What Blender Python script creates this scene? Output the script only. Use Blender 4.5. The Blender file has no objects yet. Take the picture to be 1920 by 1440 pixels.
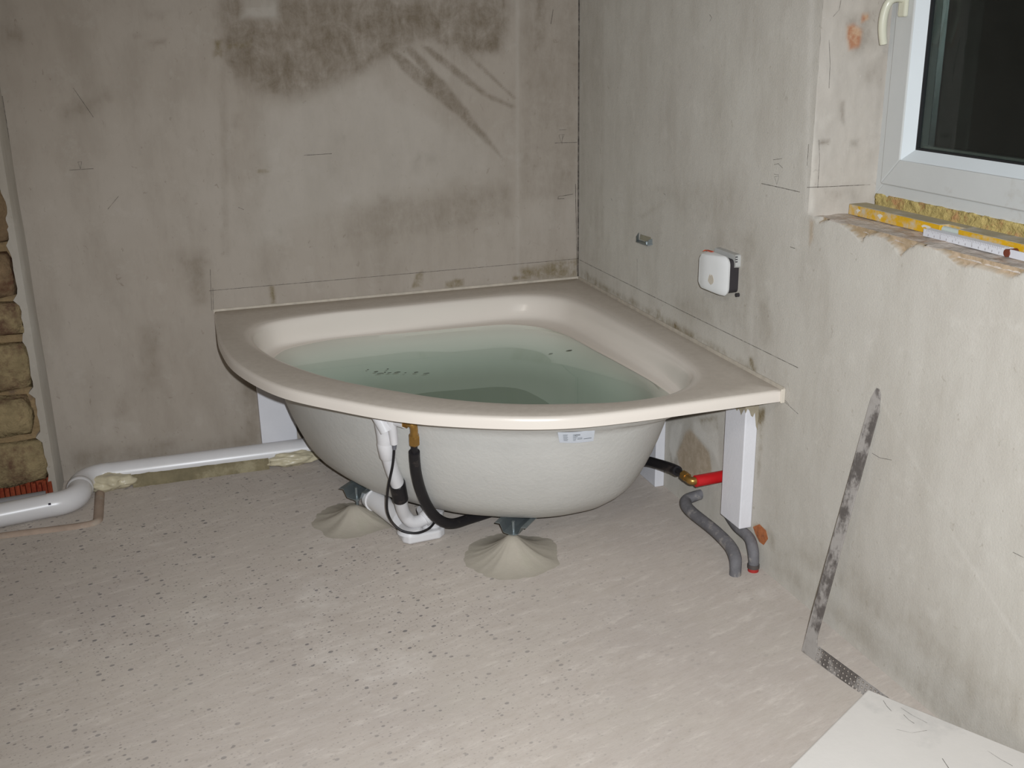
import bpy, bmesh, math, random
import numpy as np
from mathutils import Vector, Matrix, noise as mnoise
random.seed(7)
SC = bpy.context.scene
COL = SC.collection

# ------------------------------------------------------------------ camera, world, lights, exposure
cam_d = bpy.data.cameras.new('camera'); cam = bpy.data.objects.new('camera', cam_d); COL.objects.link(cam)
cam.location = (-1.5804, -3.8995, 1.5263)
cam.rotation_euler = (math.radians(71.6338), math.radians(.9035), math.radians(-18.6049))
cam_d.sensor_width = 36; cam_d.lens = 1990.4/1920*36; cam_d.clip_start = .02
SC.camera = cam
W = bpy.data.worlds.new('world'); SC.world = W; W.use_nodes = True
W.node_tree.nodes['Background'].inputs[0].default_value = (.010, .012, .014, 1)   # night outside
W.node_tree.nodes['Background'].inputs[1].default_value = .3
# the camera's own flash: a small lamp just up and to the right of the lens
fl = bpy.data.lights.new('flash', 'SPOT'); fl.energy = 318; fl.shadow_soft_size = .014; fl.color = (.90, .945, 1)
fl.spot_size = math.radians(100); fl.spot_blend = 1.0
flo = bpy.data.objects.new('flash', fl); COL.objects.link(flo)
M = cam.rotation_euler.to_matrix()
flo.location = Vector(cam.location) + M @ Vector((.055, .05, .0))
flo.rotation_euler = (math.radians(71.6-6), 0, math.radians(-18.6-4))
# an added, unseen fill lamp under the ceiling, behind the photographer
bl = bpy.data.lights.new('fill_lamp', 'POINT'); bl.energy = 24; bl.shadow_soft_size = .12; bl.color = (1, .95, .88)
blo = bpy.data.objects.new('fill_lamp', bl); COL.objects.link(blo); blo.location = (-1.9, -3.6, 2.25)
SC.view_settings.view_transform = 'Standard'; SC.view_settings.look = 'None'
SC.view_settings.exposure = 0; SC.view_settings.gamma = 1; SC.view_settings.use_curve_mapping = False

# ------------------------------------------------------------------ materials
def new_mat(name):
    m = bpy.data.materials.new(name); m.use_nodes = True
    nt = m.node_tree; b = nt.nodes['Principled BSDF']
    return m, nt, b
def node(nt, typ, **kw):
    n = nt.nodes.new(typ)
    for k, v in kw.items(): setattr(n, k, v)
    return n
def c4(c): return (c[0], c[1], c[2], 1)
def srgb(r, g, b):
    f = lambda v: (v/255/12.92 if v/255 < .04045 else ((v/255+.055)/1.055)**2.4)
    return (f(r), f(g), f(b))
def mixc(nt, fac, a, b, mode='MIX'):
    n = node(nt, 'ShaderNodeMix', data_type='RGBA', blend_type=mode)
    for i, v in ((0, fac), (6, a), (7, b)):
        if hasattr(v, 'links'): nt.links.new(v, n.inputs[i])
        elif isinstance(v, (int, float)): n.inputs[i].default_value = v
        else: n.inputs[i].default_value = c4(v)
    return n.outputs[2]
def math_n(nt, op, a, b=0.0, clamp=False):
    n = node(nt, 'ShaderNodeMath', operation=op, use_clamp=clamp)
    for i, v in ((0, a), (1, b)):
        if hasattr(v, 'links'): nt.links.new(v, n.inputs[i])
        else: n.inputs[i].default_value = v
    return n.outputs[0]
def noise_n(nt, co, scale, detail=4, rough=.6, stretch=None, dist=0):
    if stretch is not None:
        mp = node(nt, 'ShaderNodeMapping'); mp.inputs['Scale'].default_value = stretch
        nt.links.new(co, mp.inputs[0]); co = mp.outputs[0]
    n = node(nt, 'ShaderNodeTexNoise'); n.inputs['Scale'].default_value = scale
    n.inputs['Detail'].default_value = detail; n.inputs['Roughness'].default_value = rough
    n.inputs['Distortion'].default_value = dist
    nt.links.new(co, n.inputs['Vector']); return n.outputs['Fac']
def ramp(nt, v, lo, hi, a=0., b=1.):
    n = node(nt, 'ShaderNodeMapRange', clamp=True)
    nt.links.new(v, n.inputs[0])
    for i, x in ((1, lo), (2, hi), (3, a), (4, b)): n.inputs[i].default_value = x
    return n.outputs[0]
def bump(nt, b, h, strength=.3, dist=.004):
    n = node(nt, 'ShaderNodeBump'); n.inputs['Strength'].default_value = strength; n.inputs['Distance'].default_value = dist
    nt.links.new(h, n.inputs['Height']); nt.links.new(n.outputs[0], b.inputs['Normal'])
def objco(nt): return node(nt, 'ShaderNodeTexCoord').outputs['Object']
def simple(name, col, rough=.5, metal=0, var=.12, scale=14, bs=.0, bd=.002, bscale=120, spec=.5, dirt=None, dirt_amt=.5, stretch=None):
    m, nt, b = new_mat(name); co = objco(nt)
    n1 = noise_n(nt, co, scale, 5, .65, stretch)
    dark = tuple(v*(1-var) for v in col); lite = tuple(min(1, v*(1+var)) for v in col)
    c = mixc(nt, ramp(nt, n1, .3, .7), dark, lite)
    if dirt is not None:
        n2 = noise_n(nt, co, scale*.6, 6, .7, stretch)
        c = mixc(nt, ramp(nt, n2, .62-dirt_amt*.3, .72-dirt_amt*.2), c, dirt)
    nt.links.new(c, b.inputs['Base Color'])
    b.inputs['Roughness'].default_value = rough; b.inputs['Metallic'].default_value = metal
    b.inputs['Specular IOR Level'].default_value = spec
    if bs: bump(nt, b, noise_n(nt, co, bscale, 3, .6), bs, bd)
    return m
def plaster(name, base, warm, dark, olive, light, brick, grain=.25, gd=.0025, gscale=160, streak=(1, 1, .35), stained=True):
    """bare gypsum plaster; the vertex attribute 'stain' holds where damp, mould, chalk and bare brick are"""
    m, nt, b = new_mat(name); co = objco(nt)
    at = node(nt, 'ShaderNodeAttribute', attribute_name='stain', attribute_type='GEOMETRY')
    sp = node(nt, 'ShaderNodeSeparateColor'); nt.links.new(at.outputs['Color'], sp.inputs[0])
    big = noise_n(nt, co, 1.7, 5, .6); mid = noise_n(nt, co, 7, 6, .68, streak); fin = noise_n(nt, co, 38, 6, .7, streak)
    blot = noise_n(nt, co, 13, 8, .75, None, .4)
    c = mixc(nt, ramp(nt, big, .35, .65), base, warm)
    c = mixc(nt, ramp(nt, mid, .45, .75, 0, .30), c, dark)
    c = mixc(nt, ramp(nt, fin, .55, .8, 0, .18), c, dark)
    c = mixc(nt, ramp(nt, blot, .62, .75, 0, .22), c, dark)
    c = mixc(nt, ramp(nt, noise_n(nt, co, 9, 6, .7), .56, .72, 0, .3), c, light)
    c = mixc(nt, ramp(nt, noise_n(nt, co, 55, 3, .6, (1, 1, .7), .8), .66, .74, 0, .4), c, dark)
    c = mixc(nt, ramp(nt, noise_n(nt, co, 70, 3, .6), .68, .76, 0, .35), c, light)
    def mask(ch, k, lo, hi):
        nz = ramp(nt, mixf(nt, mixf(nt, mid, fin), blot), lo+.05, hi-.02, .12, 1.3)
        return math_n(nt, 'MULTIPLY', math_n(nt, 'MULTIPLY', ch, nz), k, True)
    if stained: c = mixc(nt, mask(sp.outputs[0], 1., .32, .62), c, dark)
    if stained: c = mixc(nt, mask(sp.outputs[1], 1., .38, .6), c, olive)
    if stained: c = mixc(nt, mask(sp.outputs[2], 1., .3, .5), c, light)
    if stained: c = mixc(nt, math_n(nt, 'MULTIPLY', at.outputs['Alpha'], 1., True), c, brick_col(nt, co, brick))
    nt.links.new(c, b.inputs['Base Color'])
    b.inputs['Roughness'].default_value = .92; b.inputs['Specular IOR Level'].default_value = .12; b.inputs['Diffuse Roughness'].default_value = .3
    h = math_n(nt, 'ADD', math_n(nt, 'MULTIPLY', noise_n(nt, co, gscale, 4, .65), 1.), math_n(nt, 'MULTIPLY', noise_n(nt, co, 9, 4, .5), 2.2))
    bump(nt, b, h, grain, gd)
    return m
def front_fresnel(nt, ior):
    fr = node(nt, 'ShaderNodeFresnel'); fr.inputs[0].default_value = ior
    ge = node(nt, 'ShaderNodeNewGeometry')
    return math_n(nt, 'MULTIPLY', fr.outputs[0], math_n(nt, 'SUBTRACT', 1.0, ge.outputs['Backfacing']))
def mixf(nt, a, b): return math_n(nt, 'MULTIPLY', math_n(nt, 'ADD', a, b), .5)
def brick_col(nt, co, cols):
    n = noise_n(nt, co, 30, 5, .7)
    return mixc(nt, ramp(nt, n, .42, .6), cols[0], cols[1])

# ------------------------------------------------------------------ mesh helpers
class MB:
    def __init__(s): s.v = []; s.f = []
    def add(s, vs, fs):
        o = len(s.v); s.v += [tuple(v) for v in vs]; s.f += [tuple(i+o for i in f) for f in fs]; return s
    def box(s, a, b):
        (x0, y0, z0), (x1, y1, z1) = a, b
        x0, x1 = sorted((x0, x1)); y0, y1 = sorted((y0, y1)); z0, z1 = sorted((z0, z1))
        return s.add([(x0,y0,z0),(x1,y0,z0),(x1,y1,z0),(x0,y1,z0),(x0,y0,z1),(x1,y0,z1),(x1,y1,z1),(x0,y1,z1)],
                     [(0,3,2,1),(4,5,6,7),(0,1,5,4),(1,2,6,5),(2,3,7,6),(3,0,4,7)])
    def prism(s, pts, ext):
        """pts: closed 3-D polygon; ext: extrusion vector"""
        n = len(pts); e = Vector(ext); q = [Vector(p) for p in pts]
        return s.add([tuple(p) for p in q]+[tuple(p+e) for p in q],
                     [tuple(range(n))[::-1], tuple(range(n, 2*n))]+[(i, (i+1) % n, n+(i+1) % n, n+i) for i in range(n)])
    def strip(s, pts, w, nrm, off=.0004):
        """thin flat strip along pts lying on a surface with normal nrm"""
        nrm = Vector(nrm); P = [Vector(p)+nrm*off for p in pts]
        for a, b in zip(P, P[1:]):
            d = (b-a).normalized(); u = nrm.cross(d)*(w/2)
            s.add([a-u, b-u, b+u, a+u], [(0,1,2,3)])
        return s
    def tube(s, path, r, n=16, caps=True, smooth=0):
        P = [Vector(p) for p in path]
        R = list(r) if isinstance(r, (list, tuple)) else [r]*len(P)
        if smooth:
            pts = catmull([tuple(p)+(q,) for p, q in zip(P, R)], smooth, False)
            P = [Vector(p[:3]) for p in pts]; R = [p[3] for p in pts]
        m = len(P); T = []
        for i in range(m):
            d = P[min(i+1, m-1)]-P[max(i-1, 0)]; T.append(d.normalized() if d.length > 1e-9 else (T[-1] if T else Vector((0,0,1))))
        a = Vector((0,0,1)) if abs(T[0].z) < .9 else Vector((1,0,0))
        N = (a-T[0]*a.dot(T[0])).normalized(); vs = []; fs = []
        for i in range(m):
            N = (N-T[i]*N.dot(T[i])).normalized(); B = T[i].cross(N)
            for k in range(n):
                t = 2*math.pi*k/n; vs.append(P[i]+(N*math.cos(t)+B*math.sin(t))*R[i])
        for i in range(m-1):
            for k in range(n):
                k2 = (k+1) % n; fs.append((i*n+k, i*n+k2, (i+1)*n+k2, (i+1)*n+k))
        if caps: fs.append(tuple(range(n))[::-1]); fs.append(tuple(range((m-1)*n, m*n)))
        return s.add(vs, fs)
    def loft(s, rings, cap0=False, cap1=False, closed=True):
        n = len(rings[0]); vs = [p for r in rings for p in r]; fs = []
        for i in range(len(rings)-1):
            for k in range(n if closed else n-1):
                k2 = (k+1) % n; fs.append((i*n+k, i*n+k2, (i+1)*n+k2, (i+1)*n+k))
        if cap0: fs.append(tuple(range(n))[::-1])
        if cap1: fs.append(tuple(range((len(rings)-1)*n, len(rings)*n)))
        return s.add(vs, fs)
    def build(s, name, mat, parent=None, smooth=None, bevel=0, origin=None, segs=2, props=None):
        me = bpy.data.meshes.new(name)
        o0 = Vector(origin) if origin is not None else Vector((0,0,0))
        me.from_pydata([tuple(Vector(v)-o0) for v in s.v], [], s.f); me.validate()
        bm = bmesh.new(); bm.from_mesh(me); bmesh.ops.recalc_face_normals(bm, faces=bm.faces); bm.to_mesh(me); bm.free()
        o = bpy.data.objects.new(name, me); COL.objects.link(o); o.location = o0
        me.materials.append(mat)
        if parent is not None:
            o.parent = parent; o.location = o0-parent_loc(parent)
        if smooth is not None:
            for p in me.polygons: p.use_smooth = True
            me.set_sharp_from_angle(angle=math.radians(smooth))
        if bevel:
            bv = o.modifiers.new('bevel', 'BEVEL'); bv.width = bevel; bv.segments = segs; bv.limit_method = 'ANGLE'
        for k, v in (props or {}).items(): o[k] = v
        return o
def parent_loc(p):
    l = Vector((0,0,0))
    while p is not None: l = l+p.location; p = p.parent
    return l
def tag(o, label=None, cat=None, group=None, kind=None):
    for k, v in (('label', label), ('category', cat), ('group', group), ('kind', kind)):
        if v: o[k] = v
    return o
def thing(name, label, cat, loc, group=None, kind=None):
    o = bpy.data.objects.new(name, None); COL.objects.link(o); o.location = loc; o.empty_display_size = .05
    return tag(o, label, cat, group, kind)
def arc(c, u, v, r, a0, a1, n):
    c, u, v = Vector(c), Vector(u), Vector(v)
    return [tuple(c+u*(r*math.cos(math.radians(a0+(a1-a0)*i/n)))+v*(r*math.sin(math.radians(a0+(a1-a0)*i/n)))) for i in range(n+1)]

# ------------------------------------------------------------------ bathtub outline (closed loops around its centre)
H=0.58
BC=(-0.62,-0.70)
def catmull(pts,n=14,closed=True):
    out=[];m=len(pts)
    for i in range(m if closed else m-1):
        p0=pts[(i-1)%m] if closed or i>0 else pts[i]
        p1=pts[i];p2=pts[(i+1)%m]
        p3=pts[(i+2)%m] if closed or i+2<m else pts[i+1]
        for k in range(n):
            t=k/n
            out.append(tuple(0.5*(2*b+(c-a)*t+(2*a-5*b+4*c-d)*t*t+(3*b-a-3*c+d)*t**3) for a,b,c,d in zip(p0,p1,p2,p3)))
    if not closed: out.append(tuple(pts[-1]))
    return out
def cast(poly,ang):
    dx,dy=math.cos(ang),math.sin(ang);best=9
    m=len(poly)
    for i in range(m):
        ax,ay=poly[i][0]-BC[0],poly[i][1]-BC[1];bx,by=poly[(i+1)%m][0]-BC[0],poly[(i+1)%m][1]-BC[1]
        ca=dx*ay-dy*ax;cb=dx*by-dy*bx
        if ca*cb<=0 and ca!=cb:
            t=ca/(ca-cb);x=ax+(bx-ax)*t;y=ay+(by-ay)*t
            r=x*dx+y*dy
            if r>0: best=min(best,r)
    return best
RIM=[(-.005,-.005),(-1.428,-.005)]+catmull([(-1.434,-.214),(-1.437,-.427),(-1.409,-.69),(-1.313,-.961),(-1.164,-1.157),(-1.02,-1.304),(-.872,-1.401),(-.723,-1.472),(-.588,-1.506),(-.42,-1.515),(-.28,-1.514)],8,False)+[(-.005,-1.512)]
CREST=catmull([(-1.22,-.185),(-.87,-.155),(-.5,-.13),(-.25,-.13),(-.13,-.22),(-.095,-.39),(-.085,-.6),(-.085,-.86),(-.10,-1.12),(-.15,-1.32),(-.27,-1.43),(-.41,-1.448),(-.55,-1.42),(-.74,-1.35),(-.89,-1.25),(-1.01,-1.13),(-1.13,-.99),(-1.23,-.83),(-1.305,-.66),(-1.355,-.45),(-1.335,-.27)])
WL=.095
WATER=catmull([(-1.162,-.245),(-1.0,-.2),(-.77,-.215),(-.53,-.225),(-.365,-.255),(-.25,-.40),(-.212,-.705),(-.192,-.917),(-.182,-1.09),(-.20,-1.25),(-.31,-1.36),(-.45,-1.385),(-.6,-1.35),(-.72,-1.30),(-.87,-1.20),(-1.0,-1.07),(-1.12,-.93),(-1.21,-.76),(-1.265,-.58),(-1.268,-.40),(-1.23,-.30)])
BOT=catmull([(-1.11,-.36),(-.9,-.31),(-.6,-.31),(-.38,-.36),(-.23,-.5),(-.17,-.75),(-.19,-.97),(-.32,-1.12),(-.44,-1.16),(-.59,-1.15),(-.78,-1.06),(-.89,-.965),(-1.03,-.79),(-1.10,-.64),(-1.145,-.47)])
NA=240
corner=[math.atan2(y-BC[1],x-BC[0]) for x,y in ((-.005,-.005),(-1.428,-.005),(-.005,-1.512))]
ANG=sorted([-math.pi+2*math.pi*i/NA for i in range(NA)]+corner)
ANG=[a for i,a in enumerate(ANG) if a in corner or all(abs(a-c)>.006 for c in corner)]
def rad(poly): return [cast(poly,a) for a in ANG]
R_RIM,R_CREST,R_WATER,R_BOT=rad(RIM),rad(CREST),rad(WATER),rad(BOT)
def lerp(A,B,t): return [a+(b-a)*t for a,b in zip(A,B)]
def add(A,d): return [a+d for a in A]
def ring(r,z): return [(BC[0]+q*math.cos(a),BC[1]+q*math.sin(a),z) for q,a in zip(r,ANG)]
R_TOP=[min(c+.03,o-.03) for c,o in zip(R_WATER,R_RIM)]
def body_rings():
    L=[ring([min(c+.012,o-.03) for c,o in zip(R_CREST,R_RIM)],.542),ring([min(c+.012,o-.03) for c,o in zip(lerp(R_CREST,R_WATER,.35),R_RIM)],.522),ring(add(lerp(R_CREST,R_WATER,.62),.014),.497)]
    for z in (.472,.45,.4,.35,.3,.25,.2,.17,.145,.125,.11,.102):
        t=(.535-z)/(.535-.12)
        rr=lerp(R_TOP,R_BOT,min(1,t**0.7))
        ins=0
        if z<.2: 
            q=(.2-z)/.1; ins=.075*(1-math.sqrt(max(0,1-q*q)))
        L.append(ring(add(rr,.035*math.sin(math.pi*min(1,t))-ins),z))
    return L

# ------------------------------------------------------------------ where the plaster is stained, marked and broken (metres on each wall)
STAINS = {'b': [('D', 0.75, 0.03, [(-1.294, 1.709), (-0.254, 1.708), (-0.278, 1.525), (-0.321, 1.451), (-0.454, 1.431), (-0.592, 1.493), (-0.751, 1.438), (-0.811, 1.398), (-0.987, 1.33), (-1.092, 1.297), (-1.19, 1.336), (-1.276, 1.383), (-1.324, 1.472)]),
 ('D', 0.35, 0.03, [(-1.193, 1.709), (-0.265, 1.708), (-0.289, 1.507), (-0.592, 1.502), (-0.79, 1.443), (-0.943, 1.428), (-1.121, 1.503)]),
 ('L', 0.5, 0.015, [(-1.226, 1.628), (-1.11, 1.632), (-1.112, 1.576), (-1.236, 1.581)]),
 ('D', 0.75, 0.006, [(-0.758, 1.489), (-0.72, 1.485), (-0.597, 1.383), (-0.479, 1.285), (-0.383, 1.169), (-0.301, 1.063), (-0.308, 1.059), (-0.401, 1.151), (-0.491, 1.238), (-0.599, 1.323), (-0.676, 1.385)]),
 ('D', 0.7, 0.006, [(-0.681, 1.48), (-0.642, 1.48), (-0.528, 1.353), (-0.44, 1.245), (-0.48, 1.256), (-0.559, 1.335)]),
 ('D', 0.7, 0.005, [(-0.622, 1.487), (-0.583, 1.482), (-0.485, 1.408), (-0.365, 1.31), (-0.255, 1.258), (-0.272, 1.251), (-0.386, 1.301), (-0.497, 1.38)]),
 ('D', 0.6, 0.004, [(-0.516, 1.51), (-0.492, 1.503), (-0.394, 1.419), (-0.255, 1.289), (-0.263, 1.285), (-0.404, 1.406)]),
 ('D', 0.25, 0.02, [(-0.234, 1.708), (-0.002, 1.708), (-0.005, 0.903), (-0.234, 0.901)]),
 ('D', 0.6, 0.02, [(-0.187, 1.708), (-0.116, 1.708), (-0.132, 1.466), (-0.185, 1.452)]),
 ('D', 0.35, 0.03, [(-0.186, 1.41), (-0.122, 1.428), (-0.111, 1.312), (-0.176, 1.323)]),
 ('D', 0.22, 0.008, [(-1.321, 1.437), (-1.298, 1.437), (-1.349, 0.776), (-1.381, 0.779)]),
 ('L', 0.2, 0.006, [(-0.254, 1.635), (-0.239, 1.635), (-0.252, 0.603), (-0.265, 0.604)]),
 ('O', 0.7, 0.008, [(-1.33, 1.515), (-1.306, 1.515), (-1.312, 1.458), (-1.339, 1.462)]),
 ('O', 0.5, 0.008, [(-1.3, 1.499), (-1.211, 1.508), (-1.212, 1.494), (-1.293, 1.48)]),
 ('D', 0.3, 0.03, [(-0.918, 0.94), (-0.277, 0.971), (-0.29, 0.838), (-0.705, 0.786), (-0.947, 0.794)]),
 ('D', 0.25, 0.03, [(-0.978, 1.191), (-0.902, 1.188), (-0.922, 1.018), (-0.99, 1.031)]),
 ('D', 0.2, 0.03, [(-0.943, 0.863), (-0.559, 0.795), (-0.789, 0.752), (-0.949, 0.764)]),
 ('O', 0.8, 0.015, [(-0.249, 0.635), (-0.08, 0.658), (-0.002, 0.66), (-0.002, 0.577), (-0.239, 0.593)]),
 ('O', 0.7, 0.006, [(-0.555, 0.612), (-0.48, 0.618), (-0.481, 0.589), (-0.556, 0.583)]),
 ('O', 0.6, 0.005, [(-0.67, 0.65), (-0.644, 0.668), (-0.641, 0.599), (-0.693, 0.599)]),
 ('O', 0.8, 0.005, [(-0.283, 0.61), (-0.194, 0.611), (-0.194, 0.594), (-0.279, 0.592)]),
 ('O', 0.7, 0.006, [(-1.222, 0.655), (-1.205, 0.653), (-1.203, 0.585), (-1.222, 0.587)]),
 ('D', 0.4, 0.03, [(-1.525, 0.8), (-1.425, 0.801), (-1.428, 0.626), (-1.487, 0.562), (-1.512, 0.673)]),
 ('D', 0.45, 0.025, [(-1.837, 1.306), (-1.756, 1.329), (-1.683, 1.378), (-1.679, 1.343), (-1.762, 1.286), (-1.838, 1.277)]),
 ('D', 0.35, 0.015, [(-1.554, 1.608), (-1.465, 1.607), (-1.483, 1.573), (-1.541, 1.581)]),
 ('D', 0.4, 0.01, [(-1.543, 1.517), (-1.485, 1.519), (-1.494, 1.501), (-1.542, 1.5)]),
 ('D', 0.4, 0.01, [(-1.588, 1.536), (-1.563, 1.538), (-1.562, 1.528), (-1.586, 1.525)]),
 ('D', 0.4, 0.02, [(-1.979, 1.567), (-1.91, 1.558), (-1.924, 1.517), (-1.996, 1.51)]),
 ('D', 0.25, 0.02, [(-1.699, 0.554), (-1.615, 0.565), (-1.643, 0.326), (-1.712, 0.294)]),
 ('D', 0.2, 0.02, [(-1.821, 0.226), (-1.747, 0.379), (-1.751, 0.196)]),
 ('D', 0.35, 0.02, [(-1.982, 0.103), (-1.834, 0.119), (-1.611, 0.109), (-1.611, 0.023), (-1.973, 0.039)]),
 ('D', 0.35, 0.02, [(-1.617, 0.05), (-1.479, 0.084), (-1.341, 0.087), (-1.326, 0.034), (-1.599, 0.043)]),
 ('D', 0.35, 0.015, [(-1.355, 0.354), (-1.294, 0.347), (-1.309, 0.039), (-1.361, 0.039)]),
 ('O', 0.55, 0.004, [(-1.228, 1.077), (-1.195, 1.075), (-1.181, 1.065), (-1.206, 1.059), (-1.229, 1.064)]),
 ('D', 0.4, 0.012, [(-0.613, 1.098), (-0.564, 1.096), (-0.569, 1.061), (-0.614, 1.067)]),
 ('D', 0.3, 0.012, [(-0.807, 0.962), (-0.747, 0.959), (-0.76, 0.91), (-0.804, 0.917)]),
 ('D', 0.3, 0.015, [(-0.648, 1.129), (-0.619, 1.098), (-0.643, 1.022), (-0.673, 1.033)]),
 ('D', 0.35, 0.01, [(-0.079, 1.031), (-0.024, 1.008), (-0.046, 0.957), (-0.084, 0.97)]),
 ('D', 0.3, 0.03, [(-0.229, 1.296), (-0.009, 1.289), (-0.013, 1.129), (-0.221, 1.139)]),
 ('L', 0.25, 0.05, [(-1.212, 1.292), (-0.793, 1.388), (-0.401, 1.147), (-0.319, 1.004), (-0.819, 0.934), (-1.256, 0.808)]),
 ('D', 0.3, 0.012, [(-1.294, 1.268), (-1.266, 1.267), (-1.273, 1.222), (-1.295, 1.227)]),
 ('D', 0.3, 0.02, [(-0.057, 1.559), (-0.002, 1.559), (-0.001, 1.464), (-0.053, 1.484)])],
'r': [('D', 0.3, 0.04, [(-1.085, 0.953), (-1.322, 1.007), (-1.363, 0.833), (-1.302, 0.645), (-1.173, 0.694), (-1.103, 0.744)]),
 ('D', 0.2, 0.03, [(-0.681, 1.03), (-1.252, 1.131), (-1.267, 0.983), (-0.914, 0.942)]),
 ('D', 0.35, 0.008, [(-0.541, 0.911), (-0.743, 0.989), (-0.755, 0.98), (-0.584, 0.908)]),
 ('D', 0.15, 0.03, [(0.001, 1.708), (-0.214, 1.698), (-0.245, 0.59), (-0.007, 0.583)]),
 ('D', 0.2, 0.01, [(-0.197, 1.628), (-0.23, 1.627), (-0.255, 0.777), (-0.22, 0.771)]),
 ('D', 0.3, 0.04, [(-1.538, 0.087), (-1.973, 0.122), (-2.281, 0.104), (-2.47, 0.11), (-2.451, 0.214), (-2.192, 0.217), (-1.872, 0.22), (-1.635, 0.183)]),
 ('D', 0.3, 0.03, [(-1.487, 0.027), (-2.227, 0.004), (-2.489, 0.004), (-2.476, 0.075), (-2.1, 0.091), (-1.592, 0.096)]),
 ('O', 0.5, 0.01, [(-0.018, 0.581), (-0.246, 0.58), (-0.789, 0.58), (-1.368, 0.576), (-1.366, 0.599), (-0.788, 0.608), (-0.245, 0.607), (-0.018, 0.628)]),
 ('O', 0.9, 0.006, [(-0.271, 0.575), (-0.49, 0.574), (-0.513, 0.56), (-0.297, 0.56)]),
 ('O', 0.8, 0.006, [(-0.706, 0.616), (-0.738, 0.623), (-0.749, 0.589), (-0.716, 0.581)]),
 ('O', 0.8, 0.006, [(-0.843, 0.603), (-0.865, 0.608), (-0.867, 0.582), (-0.837, 0.578)]),
 ('O', 0.9, 0.006, [(-1.317, 0.617), (-1.34, 0.624), (-1.356, 0.583), (-1.321, 0.583)]),
 ('O', 0.7, 0.004, [(-0.707, 0.597), (-0.978, 0.593), (-0.979, 0.579), (-0.708, 0.579)]),
 ('D', 0.3, 0.02, [(-1.344, 0.798), (-1.399, 0.811), (-1.439, 0.698), (-1.375, 0.65)]),
 ('L', 0.4, 0.012, [(-1.492, 1.638), (-1.524, 1.637), (-1.563, 1.073), (-1.54, 1.069)]),
 ('L', 0.3, 0.02, [(-1.291, 0.895), (-1.32, 0.916), (-1.342, 0.608), (-1.312, 0.664)]),
 ('D', 0.25, 0.015, [(-1.302, 0.928), (-1.319, 0.931), (-1.366, 0.599), (-1.343, 0.592)]),
 ('L', 0.15, 0.006, [(-1.907, 0.681), (-1.915, 0.683), (-2.114, 0.535), (-2.105, 0.532)]),
 ('L', 0.2, 0.006, [(-2.188, 0.457), (-2.197, 0.461), (-2.436, 0.313), (-2.429, 0.302)]),
 ('L', 0.1, 0.005, [(-2.078, 0.534), (-2.381, 0.438), (-2.387, 0.446), (-2.086, 0.54)]),
 ('B', 0.7, 0.008, [(-0.89, 0.155), (-0.949, 0.257), (-0.985, 0.274), (-1.114, 0.249), (-1.138, 0.175), (-1.082, 0.125), (-0.98, 0.102), (-0.921, 0.108)]),
 ('L', 0.6, 0.008, [(-0.844, 0.245), (-0.935, 0.283), (-0.897, 0.167), (-0.87, 0.107), (-0.838, 0.155)]),
 ('L', 0.5, 0.01, [(-1.001, 0.309), (-1.154, 0.371), (-1.186, 0.213), (-1.131, 0.246), (-1.004, 0.269)]),
 ('O', 0.7, 0.006, [(-1.036, 0.33), (-1.153, 0.38), (-1.16, 0.338), (-1.109, 0.302), (-1.059, 0.302)]),
 ('D', 0.5, 0.006, [(-0.839, 0.145), (-0.899, 0.139), (-0.91, 0.103), (-0.855, 0.082)]),
 ('B', 1.0, 0.006, [(-1.394, 0.114), (-1.431, 0.136), (-1.476, 0.126), (-1.457, 0.086), (-1.416, 0.084)]),
 ('D', 0.6, 0.012, [(-1.473, 0.15), (-1.519, 0.129), (-1.515, 0.084), (-1.48, 0.093)]),
 ('O', 0.8, 0.008, [(-1.231, 0.427), (-1.42, 0.495), (-1.422, 0.455), (-1.401, 0.435), (-1.324, 0.435), (-1.254, 0.388)]),
 ('O', 0.5, 0.01, [(-1.395, 0.438), (-1.422, 0.455), (-1.413, 0.269), (-1.394, 0.227)]),
 ('B', 0.6, 0.006, [(-1.57, 1.057), (-1.589, 1.057), (-1.591, 1.008), (-1.576, 0.989)]),
 ('D', 0.25, 0.05, [(-2.196, 0.191), (-2.455, 0.191), (-2.476, 0.075), (-2.287, 0.066)]),
 ('D', 0.3, 0.03, [(-0.783, 0.671), (-1.071, 0.736), (-1.111, 0.661), (-0.938, 0.636)])],
'v': [('B', 1.0, 0.006, [(0.073, 1.527), (0.091, 1.531), (0.111, 1.522), (0.118, 1.512), (0.115, 1.474), (0.085, 1.47), (0.073, 1.5)]),
 ('B', 1.0, 0.004, [(0.112, 1.555), (0.132, 1.554), (0.136, 1.541), (0.113, 1.532)]),
 ('D', 0.5, 0.015, [(0.066, 1.55), (0.15, 1.561), (0.158, 1.486), (0.099, 1.449)]),
 ('D', 0.6, 0.006, [(0.07, 1.348), (0.084, 1.347), (0.088, 1.292), (0.076, 1.302)]),
 ('D', 0.5, 0.008, [(0.106, 1.252), (0.138, 1.251), (0.137, 1.229), (0.108, 1.239)]),
 ('D', 0.6, 0.004, [(0.017, 1.253), (0.049, 1.255), (0.049, 1.244), (0.019, 1.243)]),
 ('D', 0.35, 0.02, [(0.035, 1.138), (0.147, 1.138), (0.152, 1.09), (0.039, 1.09)]),
 ('D', 0.3, 0.02, [(0.118, 1.423), (0.179, 1.435), (0.185, 1.383), (0.129, 1.385)]),
 ('L', 0.4, 0.006, [(-0.039, 1.635), (-0.018, 1.635), (0.018, 1.071), (-0.001, 1.072)])]}
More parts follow.
